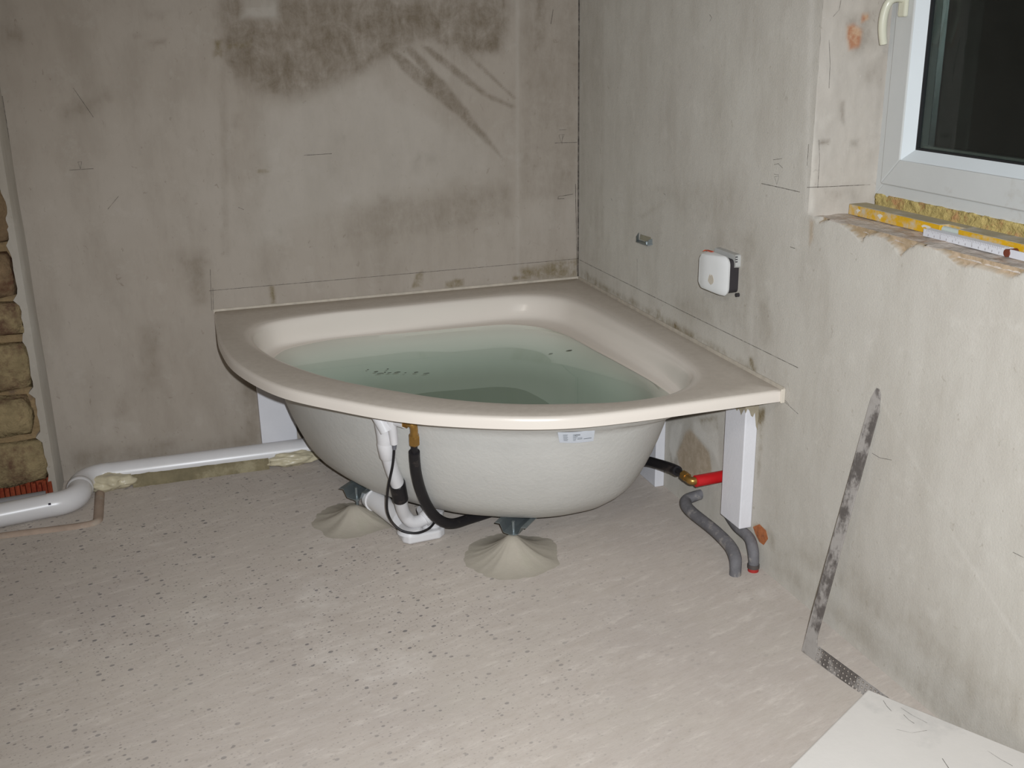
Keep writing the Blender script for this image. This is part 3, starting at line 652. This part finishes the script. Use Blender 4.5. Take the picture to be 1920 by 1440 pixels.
pr = MB()
for k in range(6):
    for u0, u1 in ((.13, .26-.02*(k % 2)), (.40, .50-.015*(k % 3))):
        q = lquad(u0, u1-.0, .22+.105*k, .22+.105*k+.045, .0036, 2); pr.add(q.v, q.f)
for u0, u1, v0, v1 in ((.45, .60, .22, .34), (.47, .53, .40, .46), (.52, .66, .62, .68), (.53, .66, .52, .56)):
    q = lquad(u0, u1, v0, v1, .0036, 2); pr.add(q.v, q.f)
pr.build('print', M_prt, lab, props={'kind': 'stuff'})
ar = MB(); q = lquad(.70, .93, .66, .70, .0037, 3); ar.add(q.v, q.f)
ar.strip([lp(.76, .56), lp(.70, .62), lp(.695, .70), (lp(.72, .77))], .0035, (-.2, -.88, -.4), .0039); ar.build('arrow_mark', M_prtd, lab)
st = MB(); sa = [(-1.075, -1.2035), (-1.043, -1.2360)]
sq = []
for k in range(9):
    t = k/8; x = sa[0][0]+(sa[1][0]-sa[0][0])*t; y = sa[0][1]+(sa[1][1]-sa[0][1])*t; hgt = .008*math.sqrt(max(.05, 1-(2*t-1)**2))
    bw = .0032*math.sin(math.pi*t); sq.append((x-.0035-bw*.7, y-.0035-bw*.7, H-.021-hgt)); sq.append((x-.0035-bw*.7, y-.0035-bw*.7, H-.021+hgt))
st.add(sq, [(2*k, 2*k+1, 2*k+3, 2*k+2) for k in range(8)])
stk = st.build('rim_sticker', M_lab, TUB, props={'label': 'tiny oval pale sticker on the front rim'})
sp_ = MB()
for k in range(2, 6): sp_.add([tuple(Vector(sq[2*k]).lerp(Vector(sq[2*k+1]), f).lerp(Vector(sq[2*k+2]).lerp(Vector(sq[2*k+3]), f), g)+Vector((-.0004, -.0004, 0))) for f, g in ((.36, .15), (.62, .15), (.62, .8), (.36, .8))], [(0,1,2,3)])
sp_.build('print', M_prt, stk, props={'kind': 'stuff'})
# galvanised foot channels, bolts
M_galv = simple('galvanised_steel', S_(150,158,160), .38, .75, .15, 24, spec=.5)
dgn = Vector((.69, .724, 0)); per = Vector((.724, -.69, 0))
def channel(p, L):
    p = Vector(p); t = .0022
    cs = [(-.052, .031), (-.036, .031), (-.024, .004), (-.006, .000), (.012, .000), (.026, .006), (.036, .031), (.052, .031)]
    cl = cs+[(u, v-t) for u, v in cs[::-1]]
    m = MB().prism([tuple(p+per*u+Vector((0, 0, v))) for u, v in cl], tuple(dgn*L))
    c = m.build('foot_channel', M_galv, TUB)
    b = MB().tube([tuple(p+dgn*.022+Vector((0, 0, .034))), tuple(p+dgn*.022+Vector((0, 0, -.03)))], .0055, 10); b.build('bolt', M_galv, c, smooth=40)
    b = MB().tube([tuple(p+dgn*.022+Vector((0, 0, -.004))), tuple(p+dgn*.022+Vector((0, 0, -.012)))], .011, 6); b.build('nut', M_galv, c)
channel((-.672, -1.115, .071), .55); channel((-1.077, -.690, .071), .50)

# water
def water_mat():
    m, nt, b = new_mat('bath_water'); nt.nodes.remove(b); out = nt.nodes['Material Output']
    tr = node(nt, 'ShaderNodeBsdfTransparent'); tr.inputs[0].default_value = (.845, .87, .85, 1)
    gl = node(nt, 'ShaderNodeBsdfGlossy'); gl.inputs['Roughness'].default_value = .01
    mx = node(nt, 'ShaderNodeMixShader'); nt.links.new(front_fresnel(nt, 1.33), mx.inputs[0])
    nt.links.new(tr.outputs[0], mx.inputs[1]); nt.links.new(gl.outputs[0], mx.inputs[2]); nt.links.new(mx.outputs[0], out.inputs[0])
    va = node(nt, 'ShaderNodeVolumeAbsorption'); va.inputs['Color'].default_value = c4((.22, .62, .56)); va.inputs['Density'].default_value = .95
    nt.links.new(va.outputs[0], out.inputs['Volume']); return m
wr_ = [(add(R_WATER, .003), H-WL)]+[(add(inner(z, i), .004), dz(z)-.002) for z, i in IN]
m = MB().loft([ring(r, z) for r, z in wr_], cap0=True, cap1=True)
wat = m.build('bath_water', water_mat(), smooth=60, origin=(-.62, -.7, .36))
tag(wat, 'clear greenish water standing in the corner bathtub', 'water')

sl = MB()
for i, (x, y) in enumerate(((-.987, -.610), (-.967, -.642), (-.959, -.664), (-.941, -.659), (-.929, -.669), (-.903, -.673), (-.880, -.688), (-.847, -.696), (-.817, -.719), (-.925, -.628), (-.368, -.660), (-.295, -.648))):
    a = .003+.003*(i % 3); c = .0014+.0007*(i % 2); t = i*1.3
    sl.prism([(x+a*math.cos(t+q)*(1 if j % 2 else .8)*1.4, y+c*1.6*math.sin(t+q), H-WL+.0004) for j, q in enumerate((0, 1.2, 2.4, 3.4, 4.5, 5.4))], (0, 0, .0006))
tag(sl.build('floating_grit', simple('grit', S_(70, 66, 56), .9), origin=(-.9, -.62, H-WL)), 'line of dark grit specks floating on the bathtub water', 'grit', kind='stuff')

# ------------------------------------------------------------------ plumbing at the front of the tub
M_wp = simple('white_plastic', S_(222,220,220), .3, 0, .03, 8, spec=.5)
M_blk = simple('black_rubber', S_(32,30,32), .5, 0, .15, 30, spec=.4, dirt=S_(74,66,62), dirt_amt=.2)
M_brs = simple('brass', S_(176,136,74), .34, .75, .15, 30)
DF = thing('drain_fitting', 'white plastic overflow pipe with black sleeve and trap under the curved rim', 'drain', (-.95, -.92, 0))
MB().tube([(-1.036, -1.066, .500), (-1.029, -1.056, .43), (-1.027, -1.047, .398)], [.029, .026, .025], 20).build('overflow_elbow', M_wp, DF, smooth=40)
MB().tube([(-1.052, -1.082, .497), (-1.034, -1.100, .450)], [.020, .017], 16).build('overflow_cover', M_wp, DF, smooth=40)
MB().tube([(-1.0275, -1.048, .402), (-1.028, -1.0475, .396), (-1.0205, -1.034, .350), (-1.0200, -1.033, .346)], [.024, .0255, .0245, .023], 20).build('pipe_socket', M_wp, DF, smooth=40)
MB().tube([(-1.0215, -1.035, .352), (-1.007, -1.015, .297), (-.992, -1.000, .252), (-.986, -.990, .228)], [.0205, .0205, .021, .021], 20).build('overflow_pipe', M_wp, DF, smooth=40)
MB().tube([(-.990, -.996, .243), (-.9885, -.994, .240), (-.9745, -.960, .172), (-.974, -.959, .169)], [.0215, .0245, .0245, .0215], 20).build('rubber_sleeve', M_blk, DF, smooth=40, props={'label': 'black rubber sleeve'})
MB().tube([(-.975, -.961, .176), (-.966, -.938, .130), (-.955, -.921, .098), (-.938, -.916, .072), (-.912, -.911, .062), (-.888, -.905, .066)], .0205, 20, True, 4).build('pipe_bend', M_wp, DF, smooth=40)
MB().tube([(-.893, -.907, .063), (-.874, -.900, .072)], [.026, .026], 20).build('pipe_collar', M_wp, DF, smooth=40)
MB().tube([(-1.006, -.690, .062), (-.985, -.77, .06), (-.955, -.86, .052)], [.036, .034, .033], 20).build('outlet_pipe', M_wp, DF, smooth=40)
MB().tube([(-1.009, -.676, .062), (-1.003, -.700, .062)], [.041, .041], 20).build('outlet_collar', M_wp, DF, smooth=40)
tb = MB(); tb.prism([(-.972, -.862, .002), (-.967, -.925, .002), (-.950, -.944, .002), (-.848, -.936, .002), (-.826, -.915, .002), (-.824, -.858, .002)], (0, 0, .030)); tb.build('trap_base', M_wp, DF, bevel=.007, segs=3)
MB().tube([(-.938, -.905, .030), (-.938, -.905, .046)], [.042, .036], 24).build('trap_cup', M_wp, DF, smooth=40)
MB().tube([(-.862, -.880, .030), (-.862, -.880, .085)], [.034, .045], 24).build('trap_neck', M_wp, DF, smooth=40)
MB().tube([(-1.021, -1.104, .492), (-1.014, -1.094, .450), (-1.009, -1.082, .405)], [.014, .0135, .012], 16).build('cable_guide', M_wp, DF, smooth=40)
MB().tube([(-1.009, -1.082, .407), (-1.009, -1.078, .385)], [.0085, .006], 12).build('cable_ferrule', simple('ferrule_grey', S_(110,110,116), .4), DF, smooth=40)
MB().tube([(-1.009, -1.077, .390), (-1.012, -1.058, .330), (-1.022, -1.026, .250), (-1.022, -.985, .18), (-1.016, -.957, .13), (-.999, -.938, .085), (-.972, -.950, .058), (-.930, -.958, .047), (-.890, -.945, .047), (-.862, -.918, .052), (-.852, -.905, .060)], .0042, 10, True, 6).build('control_cable', M_blk, DF, smooth=60, props={'label': 'thin black control cable'})

WH = thing('filling_hose', 'black insulated hose with brass fittings hanging down the front and running under the bathtub', 'hose', (-.96, -1.1, .05))
MB().tube([(-1.006, -1.102, .482), (-.985, -1.132, .482)], .0165, 18).build('white_stub', M_wp, WH, smooth=40)
MB().tube([(-.990, -1.124, .482), (-.981, -1.136, .4825)], .0165, 6).build('brass_nut', M_brs, WH)
MB().tube([(-.983, -1.133, .483), (-.972, -1.147, .483), (-.966, -1.149, .476), (-.963, -1.145, .462), (-.963, -1.141, .440)], .0112, 16, True, 4).build('brass_elbow', M_brs, WH, smooth=40)
MB().tube([(-.963, -1.142, .447), (-.9625, -1.139, .441), (-.961, -1.131, .416), (-.961, -1.130, .410)], [.0125, .0165, .0165, .013], 6).build('brass_nut', M_brs, WH)
MB().tube([(-.961, -1.127, .420), (-.958, -1.114, .376)], .0100, 14).build('hose_core', M_blk, WH, smooth=40)
HP = [(-.959, -1.116, .384), (-.956, -1.103, .350), (-.949, -1.085, .30), (-.932, -1.053, .235), (-.906, -1.018, .165), (-.868, -.985, .100), (-.815, -.958, .060), (-.735, -.91, .044), (-.62, -.86, .035), (-.45, -.82, .035), (-.27, -.81, .06), (-.165, -.835, .115), (-.125, -.905, .150), (-.118, -1.00, .175), (-.118, -1.09, .196), (-.119, -1.130, .203)]
MB().tube(HP, .0165, 16, True, 5).build('hose_insulation', M_blk, WH, smooth=60)
MB().tube([(-.119, -1.125, .203), (-.119, -1.178, .207)], .0095, 12).build('hose_core', M_blk, WH, smooth=40)
MB().tube([(-.119, -1.170, .207), (-.119, -1.195, .206)], .0150, 6).build('brass_nut', M_brs, WH)
MB().tube([(-.119, -1.19, .206), (-.119, -1.214, .205), (-.112, -1.222, .205), (-.095, -1.222, .205)], .0125, 14, True, 4).build('brass_elbow', M_brs, WH, smooth=40)
SPI = MB().tube([(-.106, -1.2235, .204), (-.105, -1.2235, .204), (-.003, -1.2165, .203), (.012, -1.2165, .203)], [.014, .0185, .0185, .0185], 20).build('supply_pipe', simple('red_sleeve', S_(196,30,34), .4, 0, .06, 20, spec=.4), smooth=40, origin=(0, -1.2165, .203))
tag(SPI, 'red sleeved pipe stub coming out of the right wall', 'pipe')

# mortar pads under the two front feet
M_pad = simple('wet_mortar', S_(176,168,154), .85, 0, .05, 9, .35, .003, 60, .2, S_(176,170,154), .2)
def pad(c, R, Hh, label, seed):
    rings = []; N = 64
    for i in range(13):
        t = i/12; rr = []
        for k in range(N):
            a = 2*math.pi*k/N; lob = 1+.16*mnoise.noise((math.cos(a)*1.6, math.sin(a)*1.6, seed))+.05*mnoise.noise((math.cos(a)*5, math.sin(a)*5, seed+4))
            ridge = .011*abs(mnoise.noise((math.cos(a)*3.2+seed, math.sin(a)*3.2, 2)))*math.sin(math.pi*min(1, (1-t)*1.1))
            r = R*lob*(1-t)**.92+.014*t; z = Hh*(t**2.6)*.95+.05*Hh*t+ridge*(1-.5*t)
            rr.append((c[0]+r*math.cos(a), c[1]+r*math.sin(a), z-.001))
        rings.append(rr)
    o = MB().loft(rings, cap1=True).build('mortar_pad', M_pad, smooth=70, origin=(c[0], c[1], 0)); return tag(o, label, 'mortar', 'mortar pads under the tub feet')
pad((-.668, -1.120, 0), .165, .068, 'grey cone of mortar under the front bathtub foot', 2)
pad((-1.080, -.700, 0), .155, .052, 'flatter grey mortar pad under the left bathtub foot', 9)

# white support blocks glued to the walls
M_blkw = simple('white_block', S_(226,225,228), .75, 0, .02, 12, .3, .002, 90, .2)
def sup(a, b, label):
    o = MB().box(a, b).build('support_block', M_blkw, bevel=.003, origin=((a[0]+b[0])/2, (a[1]+b[1])/2, min(a[2], b[2]))); return tag(o, label, 'support block', 'white supports under the rim')
sup((-.0005, -1.386, .104), (-.042, -1.272, .535), 'tall white support block on the right wall nearest the window')
sup((-.0005, -.808, .0), (-.036, -.68, .535), 'white support block on the right wall behind the black hose')
sup((-1.304, -.0005, .055), (-1.17, -.032, .535), 'white support block on the back wall behind the white drain pipe')
blk = bpy.data.objects['support_block']
sm = MB()
for (ax, ay), (ex, ey), nx in (((-.0432, -1.275), (-.0432, -1.3872), 14), ((-.0432, -1.3872), (-.0005, -1.3872), 7)):
    for i in range(nx):
        f0, f1 = i/nx, (i+1)/nx; P = [(ax+(ex-ax)*f, ay+(ey-ay)*f) for f in (f0, f1)]
        zz = [.470+.022*mnoise.noise((x*70, y*70, 2))+.016*mnoise.noise((x*25, y*25, 5))-(.05 if x > -.012 else 0) for x, y in P]
        sm.add([(P[0][0], P[0][1], zz[0]), (P[1][0], P[1][1], zz[1]), (P[1][0], P[1][1], .537), (P[0][0], P[0][1], .537)], [(0, 1, 2, 3)])
sm.build('plaster_smear', simple('damp_plaster', S_(162,152,132), .9, 0, .16, 22, .4, .003, 80, .1), blk, props={'label': 'brownish plaster smeared over the top'})

# ------------------------------------------------------------------ pipes along the walls
DPi = thing('drain_pipe', 'white plastic waste pipe running along the back wall and round the masonry pier', 'pipe', (-1.6, -.1, 0))
PR = .040
MB().tube([(-.9, -.108, .0435), (-1.2, -.108, .0435), (-1.86, -.10, .0435)], PR, 24).build('pipe_run', M_wp, DPi, smooth=60)
MB().tube([(-1.85, -.10, .0435)]+arc((-1.86, -.185, .0435), (0, 1, 0), (-1, 0, 0), .085, 0, 90, 10)[1:]+[(-1.945, -.2, .0435)], PR+.001, 24).build('pipe_elbow', M_wp, DPi, smooth=60)
MB().tube([(-1.945, -.188, .0435), (-1.945, -.194, .0435), (-1.945, -.212, .0435), (-1.945, -.218, .0435)], [PR, PR+.0045, PR+.0045, PR], 24).build('pipe_collar', M_wp, DPi, smooth=40)
MB().tube([(-1.945, -.21, .0435), (-1.945, -.235, .0435)]+arc((-2.025, -.235, .0435), (1, 0, 0), (0, -1, 0), .080, 0, 84, 10)[1:]+[(-2.04, -.3165, .0435)], PR+.001, 24).build('pipe_elbow', M_wp, DPi, smooth=60)
MB().tube([(-2.02, -.3145, .0435), (-2.18, -.343, .0435), (-2.9, -.46, .0435)], PR, 24).build('pipe_run', M_wp, DPi, smooth=60)
mk = MB().box((-2.034, -.3555, .060), (-2.026, -.3525, .066)); mk.v = [(x, y-.0, z) for x, y, z in mk.v]
mk.build('marker_dot', simple('ink', S_(40,34,52), .6), DPi)
M_foam = simple('cured_foam', S_(202,192,164), .35, 0, .08, 26, .5, .004, 40, .4)
def blob(c, s, label, seed):
    bm = bmesh.new(); bmesh.ops.create_icosphere(bm, subdivisions=4, radius=1)
    for v in bm.verts:
        p = v.co.copy(); n = mnoise.fractal(p*1.9+Vector((seed, 0, 0)), 1, 2, 3)*.28+.07*mnoise.noise(p*7); p *= 1+n
        v.co = Vector((c[0]+p.x*s[0], c[1]+p.y*s[1], max(-.001, c[2]+p.z*s[2])))
    m = MB(); m.v = [tuple(v.co) for v in bm.verts]; m.f = [tuple(q.index for q in f.verts) for f in bm.faces]; bm.free()
    return tag(m.build('foam_blob', M_foam, smooth=80, origin=(c[0], c[1], 0)), label, 'foam', 'foam blobs along the drain pipe')
blob((-1.845, -.135, .030), (.082, .055, .032), 'shiny yellowish foam blob beside the drain pipe elbow', 1)
blob((-1.20, -.145, .026), (.105, .036, .028), 'long yellowish foam blob under the pipe beside the bathtub', 8)
M_bed = simple('wet_cement', S_(128,118,92), .8, 0, .22, 16, .6, .004, 60, .3, S_(160,150,122), .35)
bd = []
for i in range(34):
    x = -1.775+i*(.48/33); w = .004*mnoise.noise((x*30, 0, 0)); 
    bd.append([(x, -.110, .0), (x, -.158+w, .0), (x, -.156+w, .022+w), (x, -.146, .042+.5*w), (x, -.138, .046+w), (x, -.11, .046)])
tag(MB().loft(bd, True, True).build('mortar_bed', M_bed, smooth=60, origin=(-1.53, -.13, 0)), 'brown cement packed along the front of the white drain pipe', 'mortar')
bp = MB().tube([(-2.05, -.245, .034), (-2.9, -.33, .034)], .033, 18).build('heating_pipe', simple('dusty_grey_plastic', S_(150,148,150), .6, 0, .1, 12), smooth=60, origin=(-2.4, -.28, .034))
tag(bp, 'grey pipe half hidden between white drain pipe and masonry pier', 'pipe')
M_thin = simple('dusty_pink', S_(172,152,136), .85, 0, .12, 14, .5, .004, 50, .2, S_(178,166,152), .3)
tp = MB().tube([(-1.887, -.16, -.004), (-1.886, -.30, -.004), (-1.886, -.385, -.004), (-1.893, -.418, -.004), (-1.93, -.430, -.004), (-2.02, -.428, -.004), (-2.18, -.42, -.004), (-2.9, -.40, -.004)], .017, 14, True, 5).build('floor_pipe', M_thin, smooth=70, origin=(-1.9, -.4, 0))
tag(tp, 'thin plaster covered pipe bending along the floor beside the white drain pipe', 'pipe')

# grey insulated heating pipes by the right wall
M_gpipe = simple('grey_foam_sleeve', S_(112,110,112), .7, 0, .18, 26, .5, .004, 70, .25, S_(164,158,152), .30)
g1 = MB().tube([(-.092, -1.460, -.004), (-.090, -1.457, .022), (-.083, -1.44, .044), (-.070, -1.385, .054), (-.064, -1.28, .056), (-.068, -1.15, .056), (-.064, -1.095, .058), (-.048, -1.063, .062), (-.022, -1.062, .070), (.012, -1.075, .082)], [.0175, .0175, .019, .019, .0185, .019, .019, .0185, .0175, .016], 18, True, 6).build('heating_pipe', M_gpipe, smooth=70, origin=(-.09, -1.46, 0))
tag(g1, 'grey sleeved pipe looping from the floor back into the wall below the red stub', 'pipe')
g2 = thing('heating_pipe', 'short grey pipe curving from floor into the wall below the tall white support', 'pipe', (-.03, -1.457, 0))
MB().tube([(-.030, -1.457, .004), (-.029, -1.455, .035), (-.026, -1.440, .066), (-.020, -1.405, .084), (-.018, -1.33, .086), (.010, -1.22, .080)], [.0155, .016, .017, .0165, .0160, .015], 16, True, 6).build('sleeve', M_gpipe, g2, smooth=70)
MB().tube([(-.030, -1.457, -.004), (-.030, -1.457, .012)], [.0165, .016], 14).build('red_end', simple('red_rubber', S_(170,48,44), .5), g2, smooth=40, props={'label': 'red plastic end at the floor'})
MB().tube([(-.030, -1.457, .010), (-.030, -1.4565, .022)], [.0178, .0178], 14).build('clamp_ring', simple('clamp_dark', S_(84,76,72), .6), g2, smooth=40)

# ------------------------------------------------------------------ fittings on the right wall
VB = thing('valve_box', 'white rounded plastic valve cover sticking out of the right wall above the tub', 'valve cover', (0, -1.17, .775))
def rrect(x, yc, zc, hy, hz, r, n=6, tilt=0):
    o = []
    for cy, cz, a0 in ((1, 1, 0), (-1, 1, 90), (-1, -1, 180), (1, -1, 270)):
        for k in range(n+1):
            a = math.radians(a0+90*k/n); o.append((x, yc+cy*(hy-r)+r*math.cos(a), zc+cz*(hz-r)+r*math.sin(a)))
    return o
M_vw = simple('cover_white', S_(226,226,224), .25, 0, .02, 6, spec=.5)
M_dark = simple('dark_plastic', S_(52,48,50), .6, 0, .1)
MB().loft([rrect(.012, -1.178, .840, .058, .050, .014), rrect(-.034, -1.178, .840, .058, .050, .014)], True, True).build('back_body', M_dark, VB)
MB().loft([rrect(.0, -1.180, .886, .064, .020, .008), rrect(-.016, -1.180, .886, .063, .019, .008)], True, True).build('wall_plate', simple('plate_grey', S_(186,186,182), .5, 0, .06, 14), VB)
MB().loft([rrect(-.030, -1.172, .840, .066, .057, .024), rrect(-.036, -1.172, .840, .068, .059, .025), rrect(-.044, -1.166, .840, .062, .058, .025), rrect(-.052, -1.152, .840, .046, .055, .024), rrect(-.059, -1.135, .840, .028, .052, .020), rrect(-.062, -1.128, .840, .018, .044, .014)], True, True).build('cover', M_vw, VB, smooth=24)
for k in range(3): MB().box((-.0165, -1.2435, .884+k*.007), (-.010, -1.2415, .887+k*.007)).build('plate_slot', M_dark, VB)
MB().prism([(-.050, -1.108, .8945), (-.046, -1.112, .8985), (-.044, -1.150, .8990), (-.036, -1.150, .9000), (-.036, -1.116, .8985)], (.0, .0, .0012)).build('red_mark', simple('orange_red', S_(206,84,50), .6), VB)
sd = []
for k in range(18):
    t = 2*math.pi*k/18; y = -1.176+.012*math.cos(t)*(1+.4*mnoise.noise((math.cos(t)*3, math.sin(t)*3, 1)))
    sd.append((float(np.interp(y, [-1.228, -1.198, -1.163, -1.146], [-.044, -.052, -.059, -.062]))-.0006, y, .822+.014*math.sin(t)*(1+.6*mnoise.noise((math.cos(t)*3, math.sin(t)*3, 7)))))
MB().prism(sd, (.0030, 0.0, 0)).build('rust_stain', simple('rust_smudge', S_(196,186,170), .6, 0, .06, 90), VB)
MB().tube([(.002, -1.243, .787), (-.010, -1.243, .787)], .006, 10).build('screw', M_dark, VB, smooth=40)
BR = thing('pipe_clip', 'small bent metal wall clip left of the white valve cover', 'bracket', (0, -.61, .83))
MB().prism([(-.0, -.556, .828), (-.0, -.668, .832), (-.018, -.664, .829), (-.018, -.572, .826)], (0, 0, .003)).build('base_plate', M_galv, BR)
MB().prism([(-.001, -.556, .828), (-.018, -.572, .828), (-.018, -.572, .846), (-.001, -.556, .856)], (0, -.003, 0)).build('side_plate', M_galv, BR)
MB().prism([(-.001, -.662, .832), (-.018, -.660, .832), (-.014, -.660, .848), (-.001, -.662, .852)], (0, -.003, 0)).build('side_plate', M_galv, BR)
MB().tube([(-.009, -.64, .832), (-.009, -.64, .840)], .006, 8).build('screw', M_galv, BR, smooth=40)
MB().prism([(-.0008, -.563, .833), (-.0008, -.655, .835), (-.0008, -.652, .855), (-.0008, -.57, .852)], (.0006, 0, 0)).build('wall_hole', simple('hole_plaster', S_(150,144,124), .9), BR)

# ------------------------------------------------------------------ steel square leaning on the wall, white board on the floor
def worn_steel():
    m, nt, b = new_mat('worn_steel'); co = objco(nt)
    n1 = noise_n(nt, co, 11, 6, .7, (1, 1, .6)); n2 = noise_n(nt, co, 60, 5, .7)
    c = mixc(nt, ramp(nt, n1, .46, .54), S_(108,102,98), S_(170,164,158))
    c = mixc(nt, ramp(nt, n2, .5, .7, 0, .5), c, S_(150,142,136)); nt.links.new(c, b.inputs['Base Color'])
    nt.links.new(ramp(nt, n1, .46, .54, .45, .85), b.inputs['Roughness']); b.inputs['Metallic'].default_value = .35; return m
M_steel = worn_steel()
SQ = thing('carpenter_square', 'long worn steel square leaning against the right wall with one leg on the floor', 'square', (-.142, -1.885, 0))
c0 = Vector((-.1415, -1.880, .004)); tp_ = Vector((-.0045, -1.889, .706)); up = (tp_-c0).normalized(); al = Vector((.17, -1, 0)).normalized()
al = (al-up*al.dot(up)).normalized(); nn = up.cross(al).normalized()*.0035; Ls = (tp_-c0).length
def sqp(a, u): return tuple(c0+al*a+up*u)
out = [sqp(0, .0), sqp(.046, .0), sqp(.046, .03), sqp(.036, .06), sqp(.034, Ls-.05), sqp(.028, Ls-.03), sqp(.026, Ls-.012), sqp(.018, Ls), sqp(.008, Ls), sqp(.0, Ls-.03)]
MB().prism(out, nn).build('long_leg', M_steel, SQ, bevel=.0008)
hl = MB(); cw = .0125; rowsN = 3; SL = .36
A0 = .046
nc = int((SL-A0)/cw)
for i in range(nc):
    for j in range(rowsN):
        a0, a1 = A0+i*cw, A0+(i+1)*cw; u0, u1 = .001+j*.013, .001+(j+1)*.013
        ca, cu = (a0+a1)/2, (u0+u1)/2; ro = [sqp(a0, u0), sqp(a1, u0), sqp(a1, u1), sqp(a0, u1)]
        ri = [sqp(ca-.0035, cu-.0035), sqp(ca+.0035, cu-.0035), sqp(ca+.0035, cu+.0035), sqp(ca-.0035, cu+.0035)]
        V = ro+ri+[tuple(Vector(p)+nn) for p in ro+ri]
        F = [(k, (k+1) % 4, 4+(k+1) % 4, 4+k) for k in range(4)]+[(8+k, 12+k, 12+(k+1) % 4, 8+(k+1) % 4) for k in range(4)]+[(4+k, 4+(k+1) % 4, 12+(k+1) % 4, 12+k) for k in range(4)]
        hl.add(V, F)
hl.build('perforated_leg', M_steel, SQ, props={'label': 'short leg pierced with rows of holes'})

M_board = simple('white_board', S_(214,209,202), .8, 0, .03, 5, .2, .002, 50, .2, S_(198,194,188), .22, None)
p0 = Vector((-.178, -2.192, 0)); e1 = Vector((-.305, -.168, 0)).normalized(); e2 = Vector((.168, -.305, 0)).normalized()
WB = thing('white_board', 'thick white insulation board lying on the floor in the near right corner', 'board', tuple(p0+e1*.3+e2*.35))
pts = [p0, p0+e2*.36, p0+e2*.36+e1*.62, p0+e1*.62]
MB().prism([tuple(p) for p in pts], (0, 0, .100)).build('slab', M_board, WB, bevel=.004)
sc = MB()
def bp_(a, b): return tuple(p0+e1*a+e2*b+Vector((0, 0, .1002)))
for pth, w in (([(.02, .045), (.035, .06), (.045, .075)], .0013), ([(.02, .085), (.03, .115), (.035, .15)], .001), ([(.04, .10), (.05, .115), (.055, .13)], .0013), ([(.13, .22), (.15, .24), (.165, .26)], .0014), ([(.06, .16), (.09, .14), (.1, .11)], .0008), ([(.045, .28), (.055, .31), (.06, .335)], .0013)):
    sc.strip([bp_(*q) for q in pth], w, (0, 0, 1), .0002)
sc.build('scratch', M_pencil_shade, WB, props={'kind': 'stuff'})
